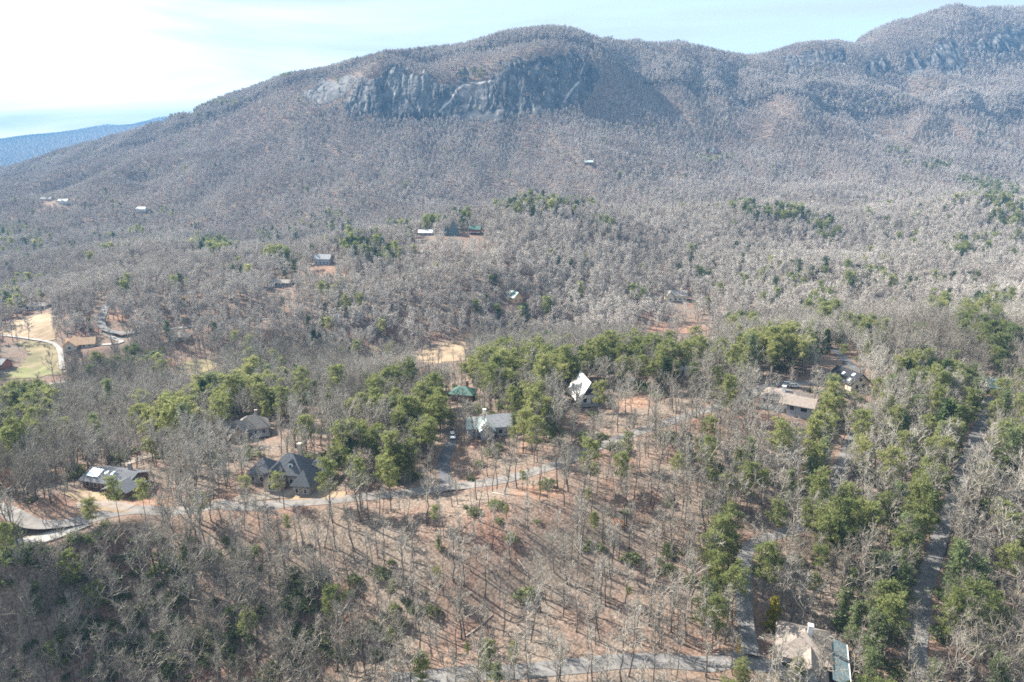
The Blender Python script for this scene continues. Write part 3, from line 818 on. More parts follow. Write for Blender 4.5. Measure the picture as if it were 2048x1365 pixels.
def bare_tree(seed, H=15.0, spread=0.30, first=0.40, nl=11, ns=5, nt=4, nf=2, fork=False, tw=0.034):
    """trunk (stem and limbs) and crown (branches and twigs) of a leafless tree"""
    R = np.random.default_rng(seed)
    T, K = Geo(), Geo()
    m = 9
    lean = R.normal(size=2) * 0.05
    hs = np.linspace(-0.04, 1, m)
    wob = np.cumsum(R.normal(size=(m, 2)) * 0.010 * H, 0); wob[0] = 0
    top = 0.92 * H
    stem = np.column_stack([hs * top * lean[0] + wob[:, 0], hs * top * lean[1] + wob[:, 1], hs * top])
    r0 = 0.0115 * H * R.uniform(0.85, 1.2)
    T.tube(stem, r0 * (1 - 0.86 * np.clip(hs, 0, 1)) + 0.01, 5, 0.5)
    az = R.uniform(0, 6.28)
    tint0 = 0.5
    for i in range(nl):
        f = first + (0.97 - first) * (i + R.uniform(0, 0.8)) / nl
        p0 = np.array([np.interp(f, hs, stem[:, q]) for q in range(3)])
        az += 2.4 + R.normal() * 0.5
        el = math.radians(R.uniform(28, 52) + 22 * f)
        Ln = H * spread * R.uniform(0.75, 1.25) * (1.15 - 0.65 * max(0, f - first) / (1 - first))
        if fork and i < 2: Ln *= 1.5; el = math.radians(R.uniform(52, 64))
        d = np.array((math.cos(az) * math.cos(el), math.sin(az) * math.cos(el), math.sin(el)))
        q = [p0]
        for s_ in range(4):
            d = unit(d + R.normal(size=3) * 0.27 + np.array((0, 0, 0.08)))
            q.append(q[-1] + d * Ln / 4)
        q = np.array(q)
        rl = r0 * (1 - 0.72 * f) * 0.80
        (K if Ln > 0 else T).tube(q, np.linspace(rl * 1.25, 0.04, 5), 3, R.uniform(0.6, 1.0))
        for j in range(ns):
            g = R.uniform(0.22, 1.0)
            pa = np.array([np.interp(g, np.linspace(0, 1, 5), q[:, c]) for c in range(3)])
            dd = unit(d * 0.7 + R.normal(size=3) * 0.75 + np.array((0, 0, 0.35)))
            ls = Ln * R.uniform(0.28, 0.55) * (1.1 - 0.4 * g)
            pb = pa + dd * ls * 0.5
            pc = pb + unit(dd + R.normal(size=3) * 0.35 + np.array((0, 0, 0.2))) * ls * 0.5
            tt = R.uniform(0.3, 1.0)
            K.tube([pa, pb, pc], [tw * 2.0, tw * 1.4, tw * 0.7], 3, tt)
            u = R.uniform(0.1, 1.0, nt)[:, None]
            a = np.where(u < 0.5, pa + (pb - pa) * u * 2, pb + (pc - pb) * (u * 2 - 1))
            e = dd * 0.55 + R.normal(size=(nt, 3)) * 0.65 + np.array((0, 0, 0.45))
            e /= np.linalg.norm(e, axis=1)[:, None]
            lt = R.uniform(0.55, 1.25, nt)[:, None] * max(0.8, H * 0.075)
            b = a + e * lt
            K.tris(slivers(R, a, b, np.full(nt, tw * 0.85)), np.clip(tt + R.normal(size=nt) * 0.15, 0, 1))
            if nf:
                a2 = np.repeat(a, nf, 0); b2 = np.repeat(b, nf, 0)
                v = R.uniform(0.25, 0.95, nt * nf)[:, None]
                s0 = a2 + (b2 - a2) * v
                e2 = np.repeat(e, nf, 0) * 0.6 + R.normal(size=(nt * nf, 3)) * 0.55 + np.array((0, 0, 0.3))
                e2 /= np.linalg.norm(e2, axis=1)[:, None]
                K.tris(slivers(R, s0, s0 + e2 * R.uniform(0.35, 0.85, nt * nf)[:, None] * max(0.6, H * 0.055), np.full(nt * nf, tw * 0.55)), np.clip(tt + R.normal(size=nt * nf) * 0.2, 0, 1))
    return T, K

def clumps(R, G, centres, size, n, tints, flat=1.0, lw=0.22):
    for c, sz, t in zip(centres, size, tints):
        d = R.normal(size=(n, 3)); d[:, 2] = d[:, 2] * flat + 0.25
        d /= np.linalg.norm(d, axis=1)[:, None]
        a = c + d * sz * 0.12
        b = c + d * sz * R.uniform(0.65, 1.1, n)[:, None]
        G.tris(slivers(R, b, a, np.full(n, sz * lw)), np.clip(t + R.normal(size=n) * 0.12, 0, 1))

def pine_tree(seed, H=15.0, base=0.5, spread=0.22, nb=25, nc=4, n=20, cs=0.85, shape="round", lw=0.13):
    R = np.random.default_rng(seed)
    T, K = Geo(), Geo()
    m = 8
    hs = np.linspace(-0.03, 1, m)
    wob = np.cumsum(R.normal(size=(m, 2)) * 0.006 * H, 0); wob[0] = 0
    stem = np.column_stack([wob, hs * H * 0.97])
    r0 = 0.011 * H
    T.tube(stem, r0 * (1 - 0.9 * np.clip(hs, 0, 1)) + 0.01, 5, 0.5)
    az = 0.0
    for i in range(nb):
        f = base + (0.99 - base) * (i + R.uniform(0, 0.7)) / nb
        g = (f - base) / (1 - base)
        if shape == "round": prof = math.sqrt(max(0.05, 1 - (1.55 * g - 0.62) ** 2)) * (0.9 if g < 0.15 else 1)
        elif shape == "cone": prof = 1.05 - 0.95 * g
        else: prof = (0.75 + 0.45 * math.sin(i * 1.3)) * (1.05 - 0.75 * g)
        az += 2.4 + R.normal() * 0.35
        Ln = H * spread * prof * R.uniform(0.7, 1.2)
        el = math.radians(R.uniform(-5, 20) + 30 * g) if shape != "cone" else math.radians(R.uniform(-8, 10) + 18 * g)
        p0 = np.array([np.interp(f, hs, stem[:, c]) for c in range(3)])
        d = np.array((math.cos(az) * math.cos(el), math.sin(az) * math.cos(el), math.sin(el)))
        p1 = p0 + d * Ln * 0.6
        p2 = p1 + unit(d + np.array((0, 0, 0.35))) * Ln * 0.45
        T.tube([p0, p1, p2], [0.05, 0.03, 0.012], 3, 0.5)
        u = R.uniform(0.30, 1.05, nc)[:, None]
        cc = np.where(u < 0.6, p0 + (p1 - p0) * u / 0.6, p1 + (p2 - p1) * (u - 0.6) / 0.45) + R.normal(size=(nc, 3)) * 0.05 * H * np.array((0.5, 0.5, 0.25))
        clumps(R, K, cc, R.uniform(0.75, 1.25, nc) * cs, n, R.uniform(0, 1, nc), 0.55, lw)
    clumps(R, K, [stem[-1]], [cs], n, [0.7])
    return T, K

def shrub(seed, H=2.6, W=2.4, n=70, k=9, lw=0.30):
    R = np.random.default_rng(seed)
    T, K = Geo(), Geo()
    for i in range(6):
        a = R.uniform(0, 6.28); q = W * R.uniform(0.2, 0.6)
        T.tube([(0, 0, -0.1), (math.cos(a) * q * 0.5, math.sin(a) * q * 0.5, H * 0.45), (math.cos(a) * q, math.sin(a) * q, H * 0.8)], [0.05, 0.035, 0.012], 3)
    d = R.normal(size=(n, 3)); d[:, 2] = np.abs(d[:, 2]); d /= np.linalg.norm(d, axis=1)[:, None]
    rr = R.uniform(0.55, 1.08, n)[:, None]
    c = d * rr * np.array((W, W, H * 0.85)) + np.array((0, 0, H * 0.12))
    c += fbm(c[:, 0] * 0.8, c[:, 1] * 0.8, seed)[:, None] * 0.3
    clumps(R, K, c, R.uniform(0.40, 0.72, n), k, R.uniform(0, 1, n), 0.6, lw)
    return T, K

# near prototypes: (trunk mesh, crown mesh) ; far prototypes: one mesh with both
B, TWG, NDL, SND, DND, BRD = M["bark"], M["twigs"], M["needles"], M["soft_needles"], M["dark_needles"], M["broad_leaves"]
def two(kind, T, K, leaf):
    return T.mesh(kind + "_trunk", [B]), K.mesh(kind + "_crown", [leaf])
def one(kind, T, K, leaf):
    g = T.plus(K)
    me = g.mesh(kind, [B, leaf])
    nt_ = sum(len(f) for f in T.f)
    mi = np.zeros(len(me.polygons), np.int32); mi[nt_:] = 1
    me.polygons.foreach_set("material_index", mi)
    return me
NEAR_BARE = []
for i, kw in enumerate([dict(H=16, spread=0.27), dict(H=15, spread=0.32, first=0.34, nl=13), dict(H=17, spread=0.22, first=0.5, nl=11), dict(H=15, spread=0.34, first=0.30, nl=13, fork=True), dict(H=14, spread=0.26, first=0.42, nl=11), dict(H=16, spread=0.30, first=0.36, nl=13, fork=True), dict(H=16, spread=0.19, first=0.55, nl=8, ns=3, nt=4, nf=2), dict(H=17, spread=0.15, first=0.62, nl=6, ns=3, nt=4, nf=2), dict(H=12, spread=0.36, first=0.25, nl=12, ns=5, nt=4)]):
    NEAR_BARE.append((kw["H"],) + bare_tree(100 + i, **kw))
NEAR_PINE = []
for i, kw in enumerate([dict(H=15, base=0.50, spread=0.20), dict(H=16, base=0.42, spread=0.21, nb=30), dict(H=14, base=0.36, spread=0.23, nb=28), dict(H=16, base=0.58, spread=0.20, nb=22), dict(H=12, base=0.25, spread=0.25, nb=30)]):
    NEAR_PINE.append((kw["H"],) + pine_tree(200 + i, **kw))
NEAR_SOFT = [(17,) + pine_tree(231, 17, 0.18, 0.27, 38, 5, 13, 0.95, "layer", 0.16), (15,) + pine_tree(232, 15, 0.15, 0.26, 36, 5, 13, 0.9, "layer", 0.16)]
NEAR_DARK = [(13,) + pine_tree(241, 13, 0.06, 0.24, 44, 5, 12, 0.75, "cone", 0.2), (10,) + pine_tree(242, 10, 0.05, 0.26, 40, 5, 12, 0.7, "cone", 0.2)]
NEAR_SHRUB = [(2.6,) + shrub(251), (2.2,) + shrub(252, 2.2, 2.8, 80), (3.4,) + shrub(253, 3.4, 2.2, 75)]
FAR_BARE = [bare_tree(300 + i, H, sp, 0.32, 11, 5, 5, 2, False, 0.082) for i, (H, sp) in enumerate([(15, 0.29), (14, 0.33), (16, 0.26), (15, 0.31)])]
FARTHEST_BARE = [bare_tree(340 + i, H, sp, 0.22, 11, 5, 6, 1, False, 0.125) for i, (H, sp) in enumerate([(15, 0.30), (14, 0.33), (16, 0.27)])]
FAR_PINE = [pine_tree(320 + i, H, b, sp, 17, 3, 11, 1.3, "round", 0.19) for i, (H, b, sp) in enumerate([(14, 0.42, 0.19), (15, 0.5, 0.19), (12, 0.3, 0.21)])]
FAR_DARK = [pine_tree(330 + i, 13, 0.08, 0.22, 20, 3, 8, 1.2, "cone", 0.24) for i in range(2)]

def proto_collection(name, items):
    col = bpy.data.collections.new(name)
    for i, (me) in enumerate(items):
        o = bpy.data.objects.new("%s_%02d" % (name, i), me)
        col.objects.link(o)
    return col
PC_BARE = proto_collection("near_bare", [one("near_bare", t, k, TWG) for _, t, k in NEAR_BARE])
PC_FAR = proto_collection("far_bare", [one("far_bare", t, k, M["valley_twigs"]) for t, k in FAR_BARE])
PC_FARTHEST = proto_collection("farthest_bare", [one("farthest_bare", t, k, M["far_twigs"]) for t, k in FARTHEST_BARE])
PC_EVER = proto_collection("near_ever", [one("near_pine", t, k, NDL) for _, t, k in NEAR_PINE] + [one("near_soft", t, k, SND) for _, t, k in NEAR_SOFT] + [one("near_dark", t, k, DND) for _, t, k in NEAR_DARK])
PC_FEVER = proto_collection("far_ever", [one("far_pine", t, k, NDL) for t, k in FAR_PINE] + [one("far_dark", t, k, DND) for t, k in FAR_DARK])
PC_SHRUB = proto_collection("near_shrub", [one("near_shrub", t, k, BRD) for _, t, k in NEAR_SHRUB])

def scatter_stuff(name, label, pts, rot, scl, idx, col):
    me = bpy.data.meshes.new(name)
    me.vertices.add(len(pts)); me.vertices.foreach_set("co", np.asarray(pts, np.float32).ravel())
    a = me.attributes.new("rot", 'FLOAT_VECTOR', 'POINT'); a.data.foreach_set("vector", np.asarray(rot, np.float32).ravel())
    a = me.attributes.new("scl", 'FLOAT_VECTOR', 'POINT'); a.data.foreach_set("vector", np.asarray(scl, np.float32).ravel())
    a = me.attributes.new("idx", 'INT', 'POINT'); a.data.foreach_set("value", np.asarray(idx, np.int32).ravel())
    o = link(name, me)
    ng = bpy.data.node_groups.new(name, 'GeometryNodeTree')
    ng.interface.new_socket("Geometry", in_out='INPUT', socket_type='NodeSocketGeometry')
    ng.interface.new_socket("Geometry", in_out='OUTPUT', socket_type='NodeSocketGeometry')
    N, K = ng.nodes.new, ng.links.new
    gi, go = N("NodeGroupInput"), N("NodeGroupOutput")
    ip = N("GeometryNodeInstanceOnPoints")
    ci = N("GeometryNodeCollectionInfo")
    ci.inputs["Collection"].default_value = col
    ci.inputs["Separate Children"].default_value = True
    ci.inputs["Reset Children"].default_value = True
    ip.inputs["Pick Instance"].default_value = True
    def attr(nm, ty):
        x = N("GeometryNodeInputNamedAttribute"); x.data_type = ty; x.inputs["Name"].default_value = nm
        return x.outputs["Attribute"]
    K(gi.outputs[0], ip.inputs["Points"]); K(ci.outputs[0], ip.inputs["Instance"])
    K(attr("idx", 'INT'), ip.inputs["Instance Index"])
    K(attr("rot", 'FLOAT_VECTOR'), ip.inputs["Rotation"])
    K(attr("scl", 'FLOAT_VECTOR'), ip.inputs["Scale"])
    K(ip.outputs[0], go.inputs[0])
    md = o.modifiers.new("scatter", 'NODES'); md.node_group = ng
    return tag(o, label, None, None, "stuff")
# ------------------------------------------------------------------ where trees stand
EVER = [  # evergreen groves: crown centre in the photograph, radii, strength, nearest and farthest ground distance
    (60, 800, 70, 40, .9), (15, 860, 30, 40, .9), (300, 845, 55, 22, .8), (360, 822, 60, 26, .9), (430, 790, 60, 42, .95), (505, 760, 45, 36, .9),
    (790, 760, 25, 30, .7), (745, 770, 25, 25, .6), (720, 870, 55, 45, .9), (800, 835, 60, 48, .95), (880, 800, 48, 42, .95), (690, 940, 50, 40, .9), (780, 915, 60, 50, .95), (850, 870, 40, 45, .9), (740, 800, 20, 25, .6),
    (1010, 712, 50, 26, .9), (1075, 725, 45, 40, .95), (1135, 735, 55, 36, .95), (1010, 745, 45, 40, .9), (950, 740, 32, 36, .9), (1195, 715, 45, 20, .9), (1055, 800, 50, 36, .95), (1085, 860, 60, 50, .95), (1020, 850, 26, 40, .8), (1190, 800, 26, 34, .7),
    (1250, 700, 55, 20, .8), (1310, 705, 55, 26, .8), (1360, 725, 46, 30, .7), (1400, 700, 40, 22, .6), (1490, 705, 36, 36, .95), (1560, 682, 55, 32, .98), (1635, 685, 45, 24, .98), (1750, 655, 36, 18, .95), (1755, 690, 24, 14, .9), (1650, 620, 45, 18, .6), (1590, 610, 40, 16, .5), (1690, 720, 26, 30, .8),
    (1840, 735, 55, 40, .9), (1900, 760, 46, 36, .9), (1960, 640, 52, 44, .85), (2015, 690, 36, 40, .8), (1985, 600, 50, 26, .8), (1880, 610, 40, 20, .6), (2010, 790, 30, 30, .7), (1820, 845, 60, 46, .85), (1895, 860, 50, 50, .9), (1790, 880, 42, 50, .7), (1735, 905, 32, 34, .8), (1850, 950, 50, 60, .85), (1925, 870, 40, 40, .8),
    (1540, 880, 34, 30, .8), (1605, 930, 46, 40, .8), (1650, 900, 30, 40, .8), (1570, 960, 34, 30, .6), (1780, 1000, 46, 46, .6), (1855, 1060, 34, 60, .85), (1700, 990, 30, 30, .4), (1815, 1060, 30, 40, .5),
    (1920, 1130, 46, 70, .95), (2000, 1210, 46, 70, .8), (1905, 1330, 60, 40, .9), (1985, 1335, 46, 36, .8), (2030, 1110, 40, 40, .5), (1740, 1290, 40, 36, .5),
    (1520, 1120, 30, 46, .9), (1450, 1095, 40, 46, .4), (1370, 1200, 60, 40, .5), (1425, 1180, 34, 40, .5), (1525, 1180, 24, 46, .9), (1300, 1190, 34, 24, .3), (1240, 1185, 34, 20, .2), (1160, 960, 36, 30, .6), (1290, 960, 30, 30, .35), (700, 1010, 30, 40, .4), (745, 985, 20, 40, .6),
    (1868, 900, 26, 46, .9), (1846, 990, 26, 50, .95), (1822, 1090, 26, 60, .95), (1800, 1200, 30, 60, .9), (1640, 950, 24, 50, .9), (1455, 1160, 24, 50, .9), (1460, 1240, 24, 40, .7),
    (430, 488, 46, 16, .95), (560, 508, 42, 14, .9), (360, 568, 22, 12, .7), (248, 568, 16, 14, .8), (720, 485, 52, 28, .85), (770, 500, 50, 30, .7), (800, 445, 34, 10, .8), (865, 440, 26, 12, .8), (925, 432, 20, 12, .8), (1055, 408, 80, 20, .7), (1150, 405, 46, 14, .6), (1190, 440, 40, 14, .4), (1550, 422, 80, 16, .8), (1480, 408, 44, 10, .6), (1630, 445, 46, 14, .7), (1660, 470, 30, 12, .5),
    (1990, 385, 60, 24, .8), (2015, 425, 44, 34, .85), (1870, 330, 36, 12, .7), (1800, 300, 40, 8, .5), (1960, 360, 60, 12, .6), (1930, 500, 30, 14, .8), (1600, 550, 60, 20, .5), (1700, 545, 70, 16, .55), (1020, 620, 40, 16, .85), (1110, 605, 40, 14, .6), (1280, 585, 30, 12, .7), (1400, 600, 30, 14, .5), (640, 655, 36, 30, .6), (480, 545, 40, 12, .3), (20, 590, 30, 26, .6), (80, 600, 14, 18, .95), (40, 560, 24, 12, .5), (1480, 640, 40, 16, .6), (1380, 640, 34, 14, .5),
    (560, 150, 26, 7, .9), (655, 172, 44, 12, .6), (945, 145, 36, 14, .8), (420, 205, 60, 8, .5), (340, 232, 30, 6, .5), (40, 470, 60, 30, .3), (640, 440, 80, 20, .35), (1440, 315, 50, 10, .4), (1880, 78, 14, 6, .7), (560, 470, 60, 20, .3), (700, 700, 30, 20, .4), (780, 700, 40, 16, .4), (680, 590, 60, 40, .25)]
SPARSE = [(1000, 1170, 430, 190, .30), (860, 1130, 270, 130, .38), (1050, 1180, 300, 120, .38), (800, 1240, 150, 90, .45), (1240, 1010, 140, 70, .4), (1265, 800, 60, 22, .25), (980, 1010, 200, 36, .35), (1560, 1070, 50, 20, .5), (640, 1100, 80, 60, .35)]
DARKSHRUB = [(150, 1160, 240, 120, .95), (300, 1260, 280, 120, .95), (520, 1290, 150, 80, .6), (60, 1320, 150, 80, .8), (400, 1130, 160, 60, .5), (620, 1220, 90, 90, .5), (800, 1160, 70, 50, .5), (780, 1240, 70, 60, .6), (960, 1040, 120, 40, .16), (1060, 1060, 120, 40, .2), (1240, 1090, 100, 50, .22), (1330, 1110, 80, 60, .3), (880, 1060, 60, 40, .16), (700, 1300, 90, 40, .5), (1050, 1180, 40, 20, .5), (1600, 1130, 120, 100, .3), (1900, 1250, 200, 120, .35), (1700, 1000, 150, 60, .25)]

# raster of what must stay free of stems (roads, turf, houses), 2 m cells
RX0, RY0, RN = -760.0, 60.0, 2.0
BLOCK = np.zeros((600, 760), bool)
bx, by = np.meshgrid(RX0 + RN * (np.arange(760) + 0.5), RY0 + RN * (np.arange(600) + 0.5))
def block_disc(x, y, r):
    i0, i1 = int((x - r - RX0) / RN), int((x + r - RX0) / RN) + 2
    j0, j1 = int((y - r - RY0) / RN), int((y + r - RY0) / RN) + 2
    i0, j0 = max(i0, 0), max(j0, 0)
    if i1 <= i0 or j1 <= j0: return
    BLOCK[j0:j1, i0:i1] |= (bx[j0:j1, i0:i1] - x) ** 2 + (by[j0:j1, i0:i1] - y) ** 2 < r * r
for nm, mt, w, line in RD:
    for p in line[::2]: block_disc(p[0], p[1], w / 2 + (0.7 if p[1] < 430 else 2.5))
for w in TURF_W:
    BLOCK |= in_poly(bx, by, [tuple(q) for q in w])
for x, y, z, r in PADS: block_disc(x, y, r * 0.78)
def blocked(x, y):
    i = ((x - RX0) / RN).astype(int); j = ((y - RY0) / RN).astype(int)
    ok = (i >= 0) & (i < 760) & (j >= 0) & (j < 600)
    return ok & BLOCK[np.clip(j, 0, 599), np.clip(i, 0, 759)]

# open sight lines that the photograph shows (left, top, right, bottom, distance of what is seen, share of trees cleared)
OPEN = [(515, 908, 642, 985, "charcoal", .93), (936, 832, 1014, 876, "mint", .75), (1146, 748, 1188, 812, "aframe", .97), (1518, 772, 1630, 832, "brown", .98), (1684, 734, 1722, 778, "black", .95), (472, 820, 546, 884, "taupe", .85), (186, 938, 284, 980, "flat", .85), (1540, 1250, 1668, 1365, "corner", .35),
        (906, 772, 948, 796, "brickgreen", .93), (134, 674, 190, 698, "orange", 1.), (334, 662, 384, 688, "lodge", .6), (544, 552, 582, 580, "longgrey", .9), (630, 512, 664, 536, "gablegrey", .95), (838, 460, 866, 474, "whiteroof", 1.), (894, 440, 922, 474, "tealpeak", 1.), (926, 448, 964, 474, "redgreen", 1.), (1010, 588, 1046, 606, "log", .95), (1320, 578, 1380, 604, "manor", .97), (1970, 768, 2006, 790, "tealcorner", .5), (54, 600, 90, 626, "valleydark", .9), (0, 720, 14, 745, "edge", 1.), (1166, 318, 1190, 334, "cabin", 1.), (274, 412, 296, 426, "farwhite", 1.), (84, 394, 108, 406, "farpale", .95), (118, 398, 142, 410, "farteal", .95), (1414, 298, 1440, 310, "fargable", .95), (1360, 735, 1384, 752, "pale", .6), (596, 790, 620, 812, "glimpse", .6)]
OPEN_Y = [(842, 684, 930, 726, 470, .93), (735, 690, 800, 706, 470, .8), (350, 720, 434, 744, 440, .8), (0, 622, 128, 760, 470, .97), (885, 862, 925, 930, 235, .97), (1560, 758, 1600, 782, 300, .9), (10, 1040, 165, 1095, 160, .8), (1645, 695, 1700, 735, 330, .9), (190, 600, 250, 700, 500, .8), (0, 990, 1100, 1040, 190, .3), (740, 940, 1110, 990, 200, .45), (1110, 850, 1330, 935, 225, .5), (1330, 810, 1440, 845, 245, .5), (1050, 1310, 1400, 1345, 128, .3), (1480, 1070, 1520, 1120, 180, .4), (1480, 1200, 1520, 1240, 150, .3), (1885, 960, 1930, 1080, 180, .3), (150, 975, 265, 1030, 190, .6), (230, 900, 330, 935, 220, .6), (490, 980, 700, 1015, 195, .6), (1285, 648, 1420, 668, 520, .85), (1220, 780, 1300, 815, 270, .7)]
WIN = [(a, b, c, d, SITE[k][1], p) for a, b, c, d, k, p in OPEN] + OPEN_Y

def candidates(y0, y1, s, jit=0.9):
    nx_ = int(2 * (0.86 * y1 + 60) / s); ny_ = int((y1 - y0) / s)
    gx, gy = np.meshgrid(-(0.86 * y1 + 60) + s * np.arange(nx_), y0 + s * np.arange(ny_))
    gx = (gx + (rng.random(gx.shape) - 0.5) * s * jit * 1.6 + (np.arange(ny_)[:, None] % 2) * s * 0.5).ravel()
    gy = (gy + (rng.random(gy.shape) - 0.5) * s * jit * 1.6).ravel()
    k = np.abs(gx) < 0.84 * gy + 30
    gx, gy = gx[k], gy[k]
    k = ~blocked(gx, gy)
    gx, gy = gx[k], gy[k]
    return gx, gy, height(gx, gy)

def field(px, py, L_):
    r = np.zeros(px.shape)
    for a in L_:
        v = soft_ellipse(px, py, *a[:4]) * a[4]
        r = np.maximum(r, v)
    return r

def clear_of_views(x, y, z, h, rnd):
    bpx, bpy_, _ = project(x, y, z)
    tpx, tpy, dep = project(x, y, z + h)
    cw = h * 0.24 * FPX / dep
    keep = np.ones(x.shape, bool)
    for a, b, c, d, yy, p in WIN:
        over = (y < yy - 2) & (bpx + cw > a) & (bpx - cw < c) & (bpy_ > b) & (tpy < d)
        keep &= ~(over & (rnd < p))
    return keep

def visible(x, y, z, h, margin):
    vis = np.zeros(x.shape, bool)
    for i in range(0, len(x), 20000):
        s_ = slice(i, i + 20000)
        X_, Y_, Z_ = x[s_], y[s_], z[s_] + h[s_] + margin
        ok = np.ones(X_.shape, bool)
        for t in np.linspace(0.12, 0.985, 60):
            ok &= (CAMZ + (Z_ - CAMZ) * t) > height(X_ * t, Y_ * t)
        vis[s_] = ok
    return vis

bare_all, ever_all, shrub_all = [], [], []      # rows: x y z h variant rot band
def plant(y0, y1, s, band):
    x, y, z = candidates(y0, y1, s)
    n_ = len(x)
    hgt = np.clip(rng.normal(14.2, 3.0, n_), 7.5, 21.0) if band < 2 else rng.uniform(9.0, 14.5, n_)
    hgt = np.where((y > 1690) & (y < 1830), hgt * 1.45, np.where((y > 1850) & (band == 2), hgt * 1.12, hgt))
    px, py, dep = project(x, y, z)
    cpx, cpy, _ = project(x, y, z + hgt * 0.72)
    e = field(cpx, cpy, EVER) * (0.74 - 0.22 * smooth(1560, 1700, cpx) * smooth(760, 860, cpy))
    base_e = 0.006 + 0.03 * smooth(1200, 1700, cpx) * (cpy > 380) + 0.015 * smooth(360, 500, cpy) + 0.05 * (cpy > 700) + 0.03 * np.exp(-((cpx - 200) / 250) ** 2) * (cpy > 400) * (cpy < 620)
    base_e *= 0.15 + 2.4 * (fbm(x / 60, y / 60, 77) > 0.12)
    base_e = np.where((cpy > 960) & (cpx < 1420), 0.008, base_e)
    ever = rng.random(n_) < np.maximum(e, base_e)
    if band == 3: ever = np.ones(n_, bool)
    rock = rock_mask(px, py, y)
    keep = ((band < 3) | (px < 460)) & ((rock < 0.5) | (rng.random(n_) < np.where(y > 1790, 0.04, 0.08 + 0.12 * smooth(1020, 1060, px))))
    sp = field(px, py, SPARSE)
    dens = 1.0 - sp - 0.25 * np.clip(fbm(x / 60, y / 60, 91), 0, 1)
    keep &= rng.random(n_) < np.where(ever, 1.0, dens)
    keep &= clear_of_views(x, y, z, hgt, rng.random(n_))
    if band >= 1: keep &= visible(x, y, z, hgt, 8.0 if band < 3 else 40.0)
    rot = rng.uniform(0, 6.283, n_)
    rows = np.column_stack([x, y, z, hgt, rng.integers(0, 1000, n_), rot, np.full(n_, band), cpx, cpy, e])
    bare_all.append(rows[keep & ~ever]); ever_all.append(rows[keep & ever])
plant(92, 470, 4.4, 0)
plant(470, 1000, 5.6, 1)
plant(1000, 1500, 6.0, 2)
plant(1500, 2420, 6.8, 2)
plant(1700, 1800, 8.0, 2)
plant(4300, 6950, 16, 3)
def verge(line, side, y0, y1, lo, hi):          # pines that close in on a lane from one side
    t = np.gradient(line[:, :2], axis=0); t /= np.linalg.norm(t, axis=1)[:, None]
    out = []
    for k in range(int(rng.integers(0, 4)), len(line), 5):
        if rng.random() < 0.64 or not (y0 < line[k, 1] < y1): continue
        off = rng.uniform(lo, hi) * side
        q = line[k, :2] + np.array((-t[k, 1], t[k, 0])) * off
        zz = float(height(q[0], q[1])); hh = rng.uniform(12, 18)
        cx_, cy_, _ = project(q[0], q[1], zz + hh * .72)
        out.append([q[0], q[1], zz, hh, rng.integers(0, 1000), rng.uniform(0, 6.28), 0, float(cx_), float(cy_), 1.0])
    return np.array(out).reshape(-1, 10)
x, y, z = candidates(110, 235, 5.2)               # thin poles crowding the open slope
px, py, _ = project(x, y, z)
k = (rng.random(len(x)) < 0.22) & (field(px, py, SPARSE) > 0.13) & (py > 940)
x, y, z = x[k], y[k], z[k]
hh = rng.uniform(8, 16, len(x))
k = clear_of_views(x, y, z, hh, rng.random(len(x)))
x, y, z, hh = x[k], y[k], z[k], hh[k]
cx_, cy_, _ = project(x, y, z + hh * .7)
bare_all.append(np.column_stack([x, y, z, hh, rng.integers(0, 1000, len(x)), rng.uniform(0, 6.28, len(x)), np.zeros(len(x)), cx_, cy_, np.zeros(len(x))]))
x, y, z = candidates(110, 230, 6.0)               # small young pines dotted over the open slope
px, py, _ = project(x, y, z)
k = (rng.random(len(x)) < 0.085) & (field(px, py, SPARSE) > 0.1) & (py > 960)
x, y, z = x[k], y[k], z[k]
hh = rng.uniform(3.5, 8.0, len(x))
cx_, cy_, _ = project(x, y, z + hh * .7)
ever_all.append(np.column_stack([x, y, z, hh, rng.integers(0, 90, len(x)), rng.uniform(0, 6.28, len(x)), np.zeros(len(x)), cx_, cy_, np.ones(len(x))]))
for rd, sd, ya, yb in ((RD[3][3], 1, 120, 300), (RD[2][3], 1, 130, 170), (RD[2][3], 1, 195, 235)):
    for lo, hi in ((3.6, 5.0), (6, 9)):
        ever_all.append(verge(rd, sd, ya, yb, lo, hi))
BA, EA = np.concatenate(bare_all), np.concatenate(ever_all)
# understorey shrubs
x, y, z = candidates(92, 330, 3.3)
px, py, _ = project(x, y, z)
sh = field(px, py, DARKSHRUB) + 0.06 * (fbm(x / 20, y / 20, 12) > 0.1) + 0.10 * (py < 960) * (fbm(x / 16, y / 16, 15) > 0.0)
k = rng.random(len(x)) < sh * (0.55 + 0.9 * (fbm(x / 11, y / 11, 19) > -0.1))
k &= clear_of_views(x, y, z, np.full(len(x), 2.5), rng.random(len(x)))
SA = np.column_stack([x, y, z, rng.uniform(1.3, 3.4, len(x)) * (1 - 0.35 * (field(px, py, SPARSE) > 0.15)), rng.integers(0, 1000, len(x)), rng.uniform(0, 6.283, len(x))])[k]
# leafless brush and saplings under the big trees
x, y, z = candidates(92, 400, 4.4)
px, py, _ = project(x, y, z)
k = rng.random(len(x)) < 0.62 * (1 - 0.8 * field(px, py, SPARSE)) + 0.4 * field(px, py, [(1480, 920, 160, 60, .8), (560, 1030, 180, 22, .9), (1350, 880, 120, 40, .6)])
k &= clear_of_views(x, y, z, np.full(len(x), 4.0), rng.random(len(x)))
QA = np.column_stack([x, y, z, rng.uniform(2.2, 6.5, len(x)), rng.integers(0, 1000, len(x)), rng.uniform(0, 6.283, len(x))])[k]

